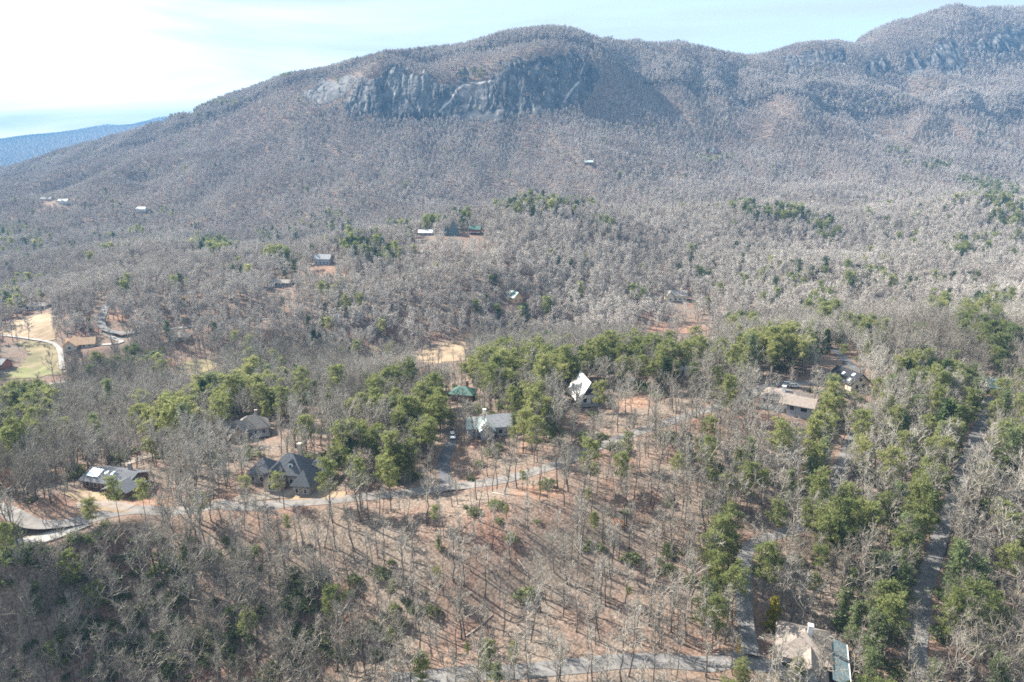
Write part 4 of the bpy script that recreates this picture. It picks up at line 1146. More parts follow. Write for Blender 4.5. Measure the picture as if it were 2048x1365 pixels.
def rows_to_stuff(name, label, R_, protoH, col, pick, sxy=(0.85, 1.2)):
    if not len(R_): return
    idx = pick(R_)
    sz = R_[:, 3] / np.asarray(protoH)[idx]
    sx = sz * rng.uniform(sxy[0], sxy[1], len(R_))
    rot = np.column_stack([rng.normal(size=(len(R_), 2)) * 0.04, R_[:, 5]])
    scatter_stuff(name, label, R_[:, :3] - np.array((0, 0, 0.15)), rot, np.column_stack([sx, sx, sz]), idx, col)

def ever_variant(R_):                           # 0-4 pines, 5-6 white pines, 7-8 hemlocks
    v = R_[:, 4].astype(int)
    right = smooth(1500, 1900, R_[:, 7]) * smooth(780, 980, R_[:, 8])
    u = (v % 100) / 100.0
    r = v % 5
    r = np.where(u < 0.10 + 0.45 * right, 5 + v % 2, r)
    r = np.where((u > 0.93) & (right < 0.5), 7 + v % 2, r)
    dark = (np.hypot(R_[:, 7] - 640, R_[:, 8] - 655) < 40) | (np.hypot(R_[:, 7] - 80, R_[:, 8] - 600) < 22)
    return np.where(dark, 7 + v % 2, r)
EVER_H = [15, 16, 14, 16, 12, 17, 15, 13, 10]
BARE_H = [k[0] for k in NEAR_BARE]
def bare_variant(R_):
    px, py, _ = project(R_[:, 0], R_[:, 1], R_[:, 2])
    v = R_[:, 4].astype(int)
    slim = field(px, py, SPARSE) > 0.12
    return np.where(slim, np.array([2, 6, 7, 7, 6])[v % 5], np.array([0, 1, 2, 3, 4, 5, 8, 6])[v % 8])

def apparent(R_):
    px, py, dep = project(R_[:, 0], R_[:, 1], R_[:, 2] + R_[:, 3] * 0.5)
    inside = (px > 10) & (px < 2038) & (py > 20) & (py < 1350)
    return np.where(inside, R_[:, 3] / dep, 0)
def biggest(R_, n_):
    o = np.argsort(-apparent(R_))
    return R_[o[:n_]], R_[o[n_:]]
NB_, NE_, NS_ = 285, 270, 280
bt, b_rest = biggest(BA, NB_)
et, e_rest = biggest(EA, NE_)
st_, s_rest = biggest(SA, NS_)
near, farr = b_rest[b_rest[:, 6] == 0], b_rest[b_rest[:, 6] > 0]
rows_to_stuff("bare_woodland", "leafless grey woodland around the houses and roads", near, BARE_H, PC_BARE, bare_variant)
m1 = (farr[:, 6] < 3) & (rng.random(len(farr)) > smooth(750, 1550, farr[:, 1]))
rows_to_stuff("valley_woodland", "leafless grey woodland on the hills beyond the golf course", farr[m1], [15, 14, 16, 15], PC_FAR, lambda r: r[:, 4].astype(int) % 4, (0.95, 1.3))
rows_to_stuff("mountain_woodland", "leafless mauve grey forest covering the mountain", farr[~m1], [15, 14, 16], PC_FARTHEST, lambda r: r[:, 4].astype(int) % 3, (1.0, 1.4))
m0 = e_rest[:, 6] == 0
rows_to_stuff("pine_woodland", "green pines scattered through the near woodland", e_rest[m0], EVER_H, PC_EVER, ever_variant)
rows_to_stuff("far_pine_woodland", "small green pines scattered over the far slopes", e_rest[~m0], [14, 15, 12, 13, 13], PC_FEVER, lambda r: np.where(r[:, 6] == 3, 3 + r[:, 4].astype(int) % 2, r[:, 4].astype(int) % 5))
rows_to_stuff("undergrowth", "dark evergreen undergrowth on the near slopes", s_rest, [2.6, 2.2, 3.4], PC_SHRUB, lambda r: r[:, 4].astype(int) % 3)
rows_to_stuff("brush", "leafless brush and saplings under the trees", QA, BARE_H, PC_BARE, lambda r: np.array([1, 3, 4, 5, 8, 8])[r[:, 4].astype(int) % 6], (1.0, 1.9))
print("COUNTS bare", len(BA), "ever", len(EA), "shrub", len(SA), "brush", len(QA))

# ------------------------------------------------------------------ the trees that show largest, each a thing of its own
MESH2 = {}
def mesh_pair(kind, i):
    if (kind, i) not in MESH2:
        src, leaf = {"bare": (NEAR_BARE, TWG), "red": (NEAR_BARE, M["red_twigs"]), "pine": (NEAR_PINE, NDL), "soft": (NEAR_SOFT, SND), "dark": (NEAR_DARK, DND), "gold": (NEAR_DARK, M["golden_needles"]), "orange": (NEAR_SHRUB, M["orange_leaves"]), "yellow": (NEAR_BARE, M["golden_needles"]), "shrub": (NEAR_SHRUB, BRD)}[kind]
        MESH2[(kind, i)] = (src[i][0],) + two(kind, src[i][1], src[i][2], leaf)
    return MESH2[(kind, i)]
def tree_object(name, kind, i, loc, h, rot, label, cat, group, sxy=1.0, parts=True):
    H0, t, k = mesh_pair(kind, i)
    root = empty(name, (loc[0], loc[1], loc[2] - 0.15), rot)
    s = h / H0
    root.scale = (s * sxy, s * sxy, s)
    for nm, me in (("trunk" if cat != "shrub" else "stem", t), ("crown" if cat != "shrub" else "foliage", k)):
        o = bpy.data.objects.new(nm, me)
        C.objects.link(o); o.parent = root
    return tag(root, label, cat, group)

def place_phrase(px, py):
    Lm = [("the charcoal-roofed house", 578, 945), ("the mint-roofed house", 975, 855), ("the white A-frame", 1168, 785), ("the tan-roofed house", 1575, 805), ("the black-roofed house", 1700, 758), ("the taupe-roofed house", 506, 850), ("the low dark-roofed house", 236, 958), ("the lower right corner house", 1605, 1305), ("the white SUV", 905, 874)]
    best = min(Lm, key=lambda a: math.hypot(a[1] - px, (a[2] - py) * 1.4))
    d = math.hypot(best[1] - px, (best[2] - py) * 1.4)
    if d < 80:
        side = "left of" if px < best[1] - 30 else "right of" if px > best[1] + 30 else "behind" if py < best[2] else "in front of"
        return "just " + side + " " + best[0]
    yr = np.interp(px, [0, 160, 500, 740, 900, 1060, 1200, 1300, 1420, 1500], [1018, 1039, 1012, 994, 975, 946, 894, 856, 818, 800])
    if px > 1850 - 0.1 * (1365 - py) and py > 780: return "right of the far right road" if py < 1150 else "near the lower right corner"
    if px > 1680 and py > 800: return "between the right hand roads, " + ("upper part" if py < 950 else "middle part" if py < 1130 else "lower part")
    if px > 1500 and py > 830: return "above the inner right road's bend" if py < 1080 else "below the inner right road's bend"
    if py > 1300: return "by the bottom road's " + ("left end" if px < 900 else "middle" if px < 1300 else "right end")
    if py > yr + 130:
        return ("on the far lower left slope" if px < 220 else "on the shrubby lower left slope" if px < 560 else "on the open slope's left part" if px < 820 else "on the open slope's middle" if px < 1120 else "on the open slope's right part" if px < 1330 else "left of the inner right road")
    if py > yr - 25:
        return "along the main road, " + ("left end" if px < 260 else "below the charcoal house" if px < 700 else "middle stretch" if px < 1100 else "rising stretch" if px < 1450 else "right end")
    return "behind the main road, " + ("far left" if px < 300 else "left wood" if px < 660 else "central pine grove" if px < 900 else "near the mint roof" if px < 1100 else "near the A-frame" if px < 1320 else "central right" if px < 1520 else "right hand ridge")

ORD = "leftmost second third fourth fifth sixth seventh eighth ninth tenth eleventh twelfth thirteenth fourteenth fifteenth sixteenth seventeenth eighteenth nineteenth twentieth".split()
PENDING = []
def flush_labels():
    by = {}
    for o, lab, px in PENDING: by.setdefault(lab, []).append((px, o))
    for lab, L_ in by.items():
        L_.sort(key=lambda a: a[0])
        n_ = len(L_)
        for k_, (px, o) in enumerate(L_):
            if n_ == 1: o["label"] = lab
            elif k_ < (n_ + 1) // 2 and k_ < 20: o["label"] = lab + (", leftmost" if k_ == 0 else ", %s from left" % ORD[k_])
            elif n_ - 1 - k_ < 20: o["label"] = lab + (", rightmost" if k_ == n_ - 1 else ", %s from right" % ORD[n_ - 1 - k_])
            else: o["label"] = lab + ", toward the middle"
    PENDING.clear()

v = bare_variant(bt)
for r, i in zip(bt, v):
    px, py, _ = project(r[0], r[1], r[2] + r[3] * 0.4)
    ph = place_phrase(float(px), float(py))
    size = "tall" if r[3] > 15.5 else "middling" if r[3] > 12.8 else "low"
    lab = "%s leafless grey tree %s" % (size, ph)
    PENDING.append((tree_object("bare_tree", "bare", int(i), r[:3], r[3], r[5], lab, "tree", "leafless trees " + ph, 0.9 + 0.25 * ((r[4] % 17) / 17)), lab, float(px)))
v = ever_variant(et)
for r, i in zip(et, v):
    i = int(i)
    px, py, _ = project(r[0], r[1], r[2] + r[3] * 0.5)
    ph = place_phrase(float(px), float(py))
    kind, j, word, nm = ("pine", i, "round green pine", "pine_tree") if i < 5 else ("soft", i - 5, "pale feathery pine", "white_pine_tree") if i < 7 else ("dark", i - 7, "dark conical hemlock", "hemlock_tree")
    size = "tall" if r[3] > 15 else "middling" if r[3] > 12.6 else "small"
    lab = "%s %s %s" % (size, word, ph)
    PENDING.append((tree_object(nm, kind, j, r[:3], r[3], r[5], lab, "tree", word + "s " + ph, 0.92 + 0.2 * ((r[4] % 13) / 13)), lab, float(px)))
for r in st_:
    px, py, _ = project(r[0], r[1], r[2] + 1)
    ph = place_phrase(float(px), float(py))
    lab = "%s rhododendron shrub %s" % ("tall" if r[3] > 2.9 else "round" if r[3] > 2.2 else "low", ph)
    PENDING.append((tree_object("evergreen_shrub", "shrub", int(r[4]) % 3, r[:3], r[3], r[5], lab, "shrub", "rhododendron shrubs " + ph, 0.85 + 0.4 * ((r[4] % 11) / 11)), lab, float(px)))
flush_labels()

# trees that stand out singly: kind, variant, pixel of the foot, pixel row of the tip, label
def single(name, kind, i, px, py, top, label, sxy=1.0, cat="tree"):
    q = hit(px, py)
    d = ray(px, top)
    h = (CAMZ + d[2] * q[1] / d[1]) - q[2]
    tree_object(name, kind, i, q, h, px * 0.1, label, cat, None, sxy)
single("pine_tree", "pine", 1, 405, 1042, 986, "small bright green pine standing alone at the edge of the paved road", 1.25)
single("pine_tree", "pine", 4, 184, 1052, 998, "dense dark green pine beside the road left of the driveway", 1.1)
single("pine_tree", "pine", 0, 560, 1006, 944, "slim pine in front of the charcoal house's entrance", 1.2)
single("pine_tree", "pine", 3, 494, 1006, 952, "slim pine in front of the charcoal house's left wing", 1.2)
single("pine_tree", "pine", 2, 660, 1012, 920, "broad bushy pine hiding the charcoal house's right end", 1.1)
single("pine_tree", "pine", 0, 240, 1048, 955, "tall thin pine in front of the flat-roofed house", 0.8)
single("pine_tree", "pine", 3, 292, 1046, 962, "tall thin pine right of the flat-roofed house", 0.8)
single("pine_tree", "pine", 4, 975, 1366, 1284, "yellow green young pine left of the pair beside the bottom road", 0.9)
single("pine_tree", "pine", 2, 1027, 1342, 1288, "dark young pine right of the pair beside the bottom road", 0.9)
single("pine_tree", "pine", 4, 843, 1375, 1306, "young pine by the left end of the bottom road", 1.0)
single("pine_tree", "pine", 2, 196, 1238, 1168, "rounded bright green pine alone on the lower left slope", 1.2)
single("pine_tree", "pine", 4, 128, 1345, 1276, "bright green pine near the lower left corner", 1.2)
single("arborvitae", "gold", 1, 1543, 1264, 1194, "golden yellow conical arborvitae above the corner house", 0.95)
single("white_pine_tree", "soft", 0, 1497, 762, 668, "pale green layered white pine at the left end of the ridge pines", 1.0)
single("hemlock_tree", "dark", 0, 1640, 850, 796, "dark conical evergreen against the tan-roofed house's right wall", 1.0)
single("pine_tree", "pine", 2, 1198, 826, 764, "bushy pine hiding the right gable of the white A-frame", 1.15)
single("bare_tree", "red", 3, 575, 846, 806, "leafless tree with reddish buds behind the taupe-roofed house", 1.5)
single("bare_tree", "red", 1, 22, 1000, 940, "leafless tree with reddish buds at the left edge above the road", 1.4)
single("orange_sapling", "orange", 2, 1238, 1052, 1036, "small sapling with orange leaves on the open slope", 1.0, "sapling")
single("yellow_sapling", "yellow", 4, 1476, 1335, 1275, "leafless sapling with yellow catkins left of the corner house", 0.7, "sapling")
single("bare_tree", "bare", 3, 1560, 1392, 1262, "pale leafless tree spreading in front of the corner house's left end", 1.2)
single("bare_tree", "bare", 5, 1622, 1404, 1268, "pale leafless tree spreading across the corner house's roof", 1.2)
single("pine_tree", "pine", 4, 1590, 1384, 1316, "small green pine in front of the corner house", 0.9)
single("bare_tree", "bare", 3, 1612, 1262, 1150, "large pale spreading leafless tree above the corner house", 1.25)
single("bare_tree", "bare", 5, 1450, 1290, 1180, "large pale forked leafless tree left of the inner right road", 1.1)
single("bare_tree", "bare", 1, 110, 768, 700, "dark leafless tree standing alone on the golf course edge", 0.9)
single("bare_tree", "bare", 1, 1578, 790, 735, "leafless tree beside the parked white car", 0.8)

# fallen stems on the slope
for i, (a, b, lab) in enumerate([((1036, 1120), (1060, 1152), "pale fallen tree stem at the middle of the open slope"), ((932, 1274), (986, 1230), "dark fallen stem crossing the lower open slope"), ((682, 1230), (728, 1158), "fallen stem on the left part of the open slope"), ((543, 1312), (578, 1364), "pale broken trunk near the bottom left edge of the open slope"), ((574, 1345), (618, 1339), "short fallen stem beside the pale broken trunk"), ((984, 987), (1018, 994), "fallen branch just below the paved road"), ((1640, 750), (1652, 768), "fallen pale trunk left of the black-roofed house")]):
    p, q = hit(*a), hit(*b)
    ln = float(np.linalg.norm(q - p))
    g = Geo()
    m_ = 7
    pts = np.column_stack([np.interp(np.linspace(0, 1, m_), [0, 1], [p[c], q[c]]) for c in range(3)])
    pts[:, 2] = height(pts[:, 0], pts[:, 1]) + 0.16
    pts -= p; 
    g.tube(pts, np.linspace(0.24, 0.07, m_), 6, 0.5)
    for k_ in range(3):
        c = pts[3 + k_]
        d = unit((q - p) + rng.normal(size=3) * ln * 0.5 + np.array((0, 0, ln * 0.15)))
        g.tube([c, c + d * 1.0, c + d * 1.9 + np.array((0, 0, 0.2))], [0.07, 0.05, 0.02], 4, 0.5)
    o = link("fallen_log", g.mesh("fallen_log", [M["dead_wood"]])); o.location = p
    tag(o, lab, "log", "fallen stems on the slope")
# ------------------------------------------------------------------ houses
def wall(p, x0, x1, y0, y1, h, mat, gable=None, gh=0.0, low=2.2, name="wall"):
    b = MB()
    if not gable:
        b.box(x0, x1, y0, y1, -low, h)
    elif gable == 'x':                           # ridge runs along x, gables at the x ends
        ym = (y0 + y1) / 2
        pr = [(y0, -low), (y1, -low), (y1, h), (ym, h + gh), (y0, h)]
        b.add([(x0, a, c) for a, c in pr] + [(x1, a, c) for a, c in pr], [(4, 3, 2, 1, 0), (5, 6, 7, 8, 9)] + [(i, (i + 1) % 5, 5 + (i + 1) % 5, 5 + i) for i in range(5)])
    else:
        xm = (x0 + x1) / 2
        pr = [(x0, -low), (x1, -low), (x1, h), (xm, h + gh), (x0, h)]
        b.add([(a, y0, c) for a, c in pr] + [(a, y1, c) for a, c in pr], [(0, 1, 2, 3, 4), (9, 8, 7, 6, 5)] + [((i + 1) % 5, i, 5 + i, 5 + (i + 1) % 5) for i in range(5)])
    return b.build(name, M[mat], p)

def gable_roof(p, x0, x1, y0, y1, z, h, axis_, mat, ov=0.7, th=0.24, name="roof"):
    b = MB()
    if axis_ == 'x':
        ym, hw = (y0 + y1) / 2, (y1 - y0) / 2
        dz = h * ov / hw
        for s in (-1, 1):
            ye = ym + s * (hw + ov)
            a = [(x0 - ov, ym, z + h), (x1 + ov, ym, z + h), (x1 + ov, ye, z - dz), (x0 - ov, ye, z - dz)]
            b.add([(q[0], q[1], q[2] + 0.02) for q in a] + [(q[0], q[1], q[2] + th) for q in a], [(0, 1, 2, 3), (7, 6, 5, 4)] + [(i, 4 + i, 4 + (i + 1) % 4, (i + 1) % 4) for i in range(4)])
    else:
        xm, hw = (x0 + x1) / 2, (x1 - x0) / 2
        dz = h * ov / hw
        for s in (-1, 1):
            xe = xm + s * (hw + ov)
            a = [(xm, y0 - ov, z + h), (xm, y1 + ov, z + h), (xe, y1 + ov, z - dz), (xe, y0 - ov, z - dz)]
            b.add([(q[0], q[1], q[2] + 0.02) for q in a] + [(q[0], q[1], q[2] + th) for q in a], [(0, 1, 2, 3), (7, 6, 5, 4)] + [(i, 4 + i, 4 + (i + 1) % 4, (i + 1) % 4) for i in range(4)])
    return b.build(name, M[mat], p)

def hip_roof(p, x0, x1, y0, y1, z, h, mat, ov=0.7, name="roof"):
    b = MB()
    X0, X1, Y0, Y1 = x0 - ov, x1 + ov, y0 - ov, y1 + ov
    w, d = X1 - X0, Y1 - Y0
    if w >= d: r = [(X0 + d / 2, (Y0 + Y1) / 2), (X1 - d / 2 + 1e-3, (Y0 + Y1) / 2)]
    else: r = [((X0 + X1) / 2, Y0 + w / 2), ((X0 + X1) / 2, Y1 - w / 2 + 1e-3)]
    vs = [(X0, Y0, z - 0.18), (X1, Y0, z - 0.18), (X1, Y1, z - 0.18), (X0, Y1, z - 0.18), (X0, Y0, z + 0.06), (X1, Y0, z + 0.06), (X1, Y1, z + 0.06), (X0, Y1, z + 0.06), (r[0][0], r[0][1], z + h), (r[1][0], r[1][1], z + h)]
    fs = [(3, 2, 1, 0)] + [(i, (i + 1) % 4, 4 + (i + 1) % 4, 4 + i) for i in range(4)]
    fs += [(4, 5, 9, 8), (5, 6, 9), (6, 7, 8, 9), (7, 4, 8)] if w >= d else [(4, 5, 8), (5, 6, 9, 8), (6, 7, 9), (7, 4, 8, 9)]
    b.add(vs, fs)
    return b.build(name, M[mat], p)

def window(p, x, y, z, w, h, face='f', frame="white_trim", name="window"):
    f, g = MB(), MB()
    t = 0.10
    if face in 'fb':
        s = -1 if face == 'f' else 1
        ya, yb = sorted((y, y + s * 0.07)); yc, yd = sorted((y + s * 0.02, y + s * 0.045))
        for a in [(x - w / 2, x + w / 2, z - t, z), (x - w / 2, x + w / 2, z + h, z + h + t), (x - w / 2 - t, x - w / 2, z - t, z + h + t), (x + w / 2, x + w / 2 + t, z - t, z + h + t)]:
            f.box(a[0], a[1], ya, yb, a[2], a[3])
        g.box(x - w / 2, x + w / 2, yc, yd, z, z + h)
    else:
        s = -1 if face == 'l' else 1
        xa, xb = sorted((x, x + s * 0.07)); xc, xd = sorted((x + s * 0.02, x + s * 0.045))
        for a in [(y - w / 2, y + w / 2, z - t, z), (y - w / 2, y + w / 2, z + h, z + h + t), (y - w / 2 - t, y - w / 2, z - t, z + h + t), (y + w / 2, y + w / 2 + t, z - t, z + h + t)]:
            f.box(xa, xb, a[0], a[1], a[2], a[3])
        g.box(xc, xd, y - w / 2, y + w / 2, z, z + h)
    o = f.build(name, M[frame], p)
    g.build("pane", M["glass"], o)
    return o

def door(p, x, y, w=1.1, h=2.1, face='f', mat="brown_wall", z=0.0):
    b = MB()
    if face == 'f': b.box(x - w / 2, x + w / 2, y - 0.08, y + 0.02, z, z + h)
    elif face == 'l': b.box(y - 0.08, y + 0.02, x - w / 2, x + w / 2, z, z + h)
    else: b.box(y - 0.02, y + 0.08, x - w / 2, x + w / 2, z, z + h)
    o = b.build("door", M[mat], p)
    k = MB()
    if face == 'f': k.box(x + w * 0.34, x + w * 0.42, y - 0.14, y - 0.08, z + 1.0, z + 1.1)
    elif face == 'l': k.box(y - 0.14, y - 0.08, x + w * 0.34, x + w * 0.42, z + 1.0, z + 1.1)
    else: k.box(y + 0.08, y + 0.14, x + w * 0.34, x + w * 0.42, z + 1.0, z + 1.1)
    k.build("handle", M["steel"], o)

def chimney(roof, x, y, z0, z1, w=1.0, d=1.0, mat="stone"):
    MB().box(x - w / 2, x + w / 2, y - d / 2, y + d / 2, z0, z1).box(x - w / 2 - 0.12, x + w / 2 + 0.12, y - d / 2 - 0.12, y + d / 2 + 0.12, z1, z1 + 0.2).build("chimney", M[mat], roof)

def deck(p, x0, x1, y0, y1, z, mat="grey_wood", rail="grey_wood", low=2.6, sides="lfr"):
    d = MB().box(x0, x1, y0, y1, z - 0.2, z).build("deck", M[mat], p)
    for q in [(x0 + .1, y0 + .1), (x1 - .1, y0 + .1), ((x0 + x1) / 2, y0 + .1), (x0 + .1, y1 - .1), (x1 - .1, y1 - .1)]:
        MB().box(q[0] - .09, q[0] + .09, q[1] - .09, q[1] + .09, -low, z - 0.2).build("post", M[mat], d)
    segs = []
    if 'f' in sides: segs.append((x0, x1, y0, y0 + .06))
    if 'l' in sides: segs.append((x0, x0 + .06, y0 + .07, y1))
    if 'r' in sides: segs.append((x1 - .06, x1, y0 + .07, y1))
    for a in segs:
        b = MB().box(a[0], a[1], a[2], a[3], z + 0.95, z + 1.03)
        along_x = (a[1] - a[0]) > (a[3] - a[2])
        ln = (a[1] - a[0]) if along_x else (a[3] - a[2])
        n_ = max(2, int(ln / 0.45))
        for i in range(n_ + 1):
            u = i / n_ * (ln - .06)
            if along_x: b.box(a[0] + u, a[0] + u + .05, a[2], a[3], z, z + .95)
            else: b.box(a[0], a[1], a[2] + u, a[2] + u + .05, z, z + .95)
        b.build("railing", M[rail], d)
    return d

def slope_panel(roof, name, mat, c, u, v, w, h, lift=0.32):
    """flat panel (skylight, sheet) lying on a roof plane: centre c, unit axes u (across) and v (up the slope)"""
    c, u, v = Vector(c), Vector(u).normalized(), Vector(v).normalized()
    n_ = u.cross(v).normalized()
    if n_.z < 0: n_ = -n_
    q = [c + u * a * w / 2 + v * b_ * h / 2 for a, b_ in ((-1, -1), (1, -1), (1, 1), (-1, 1))]
    b = MB()
    b.add([tuple(i + n_ * (lift - 0.2)) for i in q] + [tuple(i + n_ * lift) for i in q], [(3, 2, 1, 0), (4, 5, 6, 7)] + [(i, (i + 1) % 4, 4 + (i + 1) % 4, 4 + i) for i in range(4)])
    return b.build(name, M[mat], roof)

def house(key, name, label):
    x, y, z, rot = SITE[key]
    return tag(empty(name, (x, y, z), rot), label, "house")

# big charcoal hip-roofed house
p = house("charcoal", "house", "large house with charcoal hip roofs and stone gable above the paved road")
wall(p, -6, 6, -4, 6, 4.2, "stone"); r = hip_roof(p, -6, 6, -4, 6, 4.2, 5.6, "charcoal_shingle")
chimney(r, 1.5, 5.2, 4, 11.2, 1.1, 1.3, "tan_wall")
MB().box(0.9, 2.3, -2.6, -0.4, 5.0, 7.6).build("dormer", M["white_trim"], r)
gable_roof(r, 0.9, 2.3, -2.6, 0.4, 7.6, 0.7, 'y', "charcoal_shingle", 0.25, 0.15, name="dormer_roof")
window(p, 1.6, -2.6, 5.9, 0.8, 1.2)
wall(p, -13, -6.01, -3.5, 4.5, 3.6, "stone"); hip_roof(p, -13, -5.5, -3.5, 4.5, 3.6, 4.2, "charcoal_shingle")
wall(p, 6.01, 12.5, 0.5, 7, 3.8, "stone"); hip_roof(p, 5.5, 12.5, 0.5, 7, 3.8, 3.4, "charcoal_shingle")
wall(p, -5.2, 0.2, -8.4, -3.99, 3.7, "tan_wall", 'y', 3.6, name="front_gable"); gable_roof(p, -5.2, 0.2, -8.4, 0.5, 3.7, 3.6, 'y', "charcoal_shingle", 0.6)
wall(p, 5.2, 10.8, -9.4, 0.49, 3.4, "stone", name="garage_wall"); hip_roof(p, 5.2, 10.8, -9.4, 1.0, 3.4, 4.4, "charcoal_shingle")
window(p, -2.5, -8.4, 4.6, 1.1, 1.3); window(p, -2.5, -8.4, 0.8, 2.0, 2.0)
for x_ in (-11.5, -8.5): window(p, x_, -3.5, 1.0, 1.2, 1.6)
window(p, 2.2, -4, 1.0, 1.2, 1.7); window(p, 3.9, -4, 1.0, 1.2, 1.7); window(p, 9.5, 0.5, 1.0, 1.6, 2.2)
for x_ in (6.6, 9.4): window(p, x_, -9.4, 0.9, 1.0, 1.5)
door(p, 0.9, -4.0)
# mint metal roof
p = house("mint", "house", "house with pale mint metal roofs and white chimney behind the white SUV")
wall(p, -1.5, 8, -3.5, 4.5, 4.0, "grey_wall", 'x', 3.0); r = gable_roof(p, -1.5, 8, -3.5, 4.5, 4.0, 3.0, 'x', "grey_shingle")
wall(p, -8, -1.51, -2.8, 4, 3.6, "grey_wall", 'x', 2.6); r2 = gable_roof(p, -8, -0.8, -2.8, 4, 3.6, 2.6, 'x', "mint_metal")
wall(p, -3.6, 1.2, -6.6, -3.49, 3.8, "grey_wall", 'y', 2.2, name="front_gable"); gable_roof(p, -3.6, 1.2, -6.6, 0, 3.8, 2.2, 'y', "mint_metal")
chimney(r2, -1.4, 2.2, 4, 8.6, 1.0, 1.0, "white_wall")
window(p, -1.2, -6.6, 1.0, 1.6, 1.6); window(p, -6, -2.8, 0.9, 1.3, 1.5); window(p, 4, -3.5, 1.0, 1.4, 1.6); window(p, 6.4, -3.5, 1.0, 1.2, 1.6); window(p, -8, 0.4, 1.0, 1.3, 1.5, 'l')
door(p, 2.2, -3.5)
# white A-frame
p = house("aframe", "a_frame_house", "steep white-roofed A-frame house among the ridge trees")
wall(p, -4.2, 4.2, -6, 8, 3.4, "white_wall", 'y', 6.8); r = gable_roof(p, -4.2, 4.2, -7.6, 8, 3.4, 6.8, 'y', "white_metal", 1.1, 0.25)
chimney(r, -4.9, -6.8, -2, 5.2, 1.2, 1.2, "stone")
deck(p, -4.5, 4.5, -9.5, -6.05, 0.6, low=3.0); window(p, 0, -6, 4.2, 3.4, 2.6); window(p, -1.6, -6, 1.0, 1.6, 2.0); door(p, 1.4, -6, z=0.6)
# tan roof, white walls, deck
p = house("brown", "house", "broad white-walled house with low tan roof, chimney and side deck on the ridge")
wall(p, -8.5, 7, -5, 7, 4.8, "white_wall", low=4.5); r = hip_roof(p, -8.5, 7, -5, 7, 4.8, 3.0, "brown_shingle", 1.0)
wall(p, 1.5, 10.5, -7.5, 0.5, 5.0, "grey_wall", 'x', 2.0, 4.5, name="front_wing"); gable_roof(p, -0.5, 10.5, -7.5, 0.5, 5.0, 2.0, 'x', "brown_shingle", 0.9)
chimney(r, -1.4, -0.6, 6, 9.2, 1.3, 1.3, "white_wall")
deck(p, 10.55, 13.8, -7, 0.2, 2.6, low=4.5)
for x_, w_ in ((-7, 1.2), (-4.2, 2.2), (-1, 1.0)): window(p, x_, -5, 2.5, w_, 1.5)
for x_, w_ in ((3.4, 1.6), (7.6, 2.4)): window(p, x_, -7.5, 2.6, w_, 1.6)
window(p, 10.5, -5.2, 2.9, 1.8, 2.0, 'r'); window(p, 10.5, -1.8, 2.9, 1.8, 2.0, 'r'); window(p, -8.5, 1, 2.6, 1.4, 1.4, 'l'); door(p, 0.7, -5, z=-0.3)
# black roof with skylights
p = house("black", "house", "house with black shingle roof and pale skylights right of the tan-roofed house")
wall(p, -4.5, 4.5, -6, 7, 3.4, "cream_wall", 'y', 3.6); r = gable_roof(p, -4.5, 4.5, -6, 7, 3.4, 3.6, 'y', "black_shingle", 0.9)
for c in ((-2.2, 1.5), (-1.3, -3.2), (-3.6, -3.6)):
    slope_panel(r, "skylight", "skylight_glass", (c[0], c[1], 3.4 + 3.6 * (1 - abs(c[0]) / 4.5)), (0, 1, 0), (4.5, 0, 3.6), 1.3, 1.5)
slope_panel(r, "skylight", "skylight_glass", (1.6, -3.4, 3.4 + 3.6 * (1 - 1.6 / 4.5)), (0, 1, 0), (-4.5, 0, 3.6), 1.3, 1.5)
window(p, -1.6, -6, 0.8, 1.4, 1.7); window(p, 1.6, -6, 0.8, 1.4, 1.7); window(p, 0, -6, 3.8, 1.4, 1.4); window(p, -4.5, 2, 0.9, 1.4, 1.5, 'l'); door(p, -2, -4.5, face='l')
# taupe
p = house("taupe", "house", "house with taupe hip and gable roofs half hidden by bare trees left of centre")
wall(p, -6, 6, -4, 5, 3.6, "grey_wall"); r = hip_roof(p, -6, 6, -4, 5, 3.6, 4.4, "taupe_shingle")
wall(p, -8.5, -2.5, -7, -3.99, 3.3, "tan_wall", 'y', 3.0, name="front_gable"); gable_roof(p, -8.5, -2.5, -7, 1, 3.3, 3.0, 'y', "taupe_shingle")
wall(p, -10.5, -6.01, -1, 5, 3.2, "grey_wall", name="side_wing"); gable_roof(p, -11, -5, -1, 5, 3.2, 2.6, 'x', "taupe_shingle")
chimney(r, 2, 1.5, 5, 9.4, 1.0, 1.0, "stone"); deck(p, -1, 6, -6.6, -4.05, 0.8)
window(p, -5.5, -7, 0.9, 1.8, 1.6); window(p, 1.2, -4, 1.2, 1.3, 1.6); window(p, 4, -4, 1.2, 1.3, 1.6); window(p, -10.5, 2, 1.0, 1.2, 1.4, 'l'); door(p, -0.9, -4)
# low dark roof with white panel
p = house("flat", "house", "low dark-roofed house with a white roof panel and two skylights behind the road")
wall(p, -9, 8, -5, 5, 3.0, "brown_wall", 'x', 1.9); r = gable_roof(p, -9, 8, -5, 5, 3.0, 1.9, 'x', "charcoal_shingle", 0.9)
v_ = (0, 5, 1.9)
slope_panel(r, "roof_panel", "white_membrane", (-6.4, -2.0, 3.0 + 1.9 * 0.6), (1, 0, 0), v_, 4.6, 3.6, 0.36)
for x_ in (-2.2, 0.2): slope_panel(r, "skylight", "skylight_glass", (x_, -1.4, 3.0 + 1.9 * 0.72), (1, 0, 0), v_, 1.0, 1.7, 0.36)
wall(p, 3, 11.5, -8.5, -4.99, 2.7, "brown_wall", 'y', 1.6, name="front_wing"); gable_roof(p, 3, 11.5, -8.5, -1, 2.7, 1.6, 'y', "charcoal_shingle", 0.8)
chimney(r, 2.6, 3.4, 3, 6.2, 1.0, 1.0, "stone")
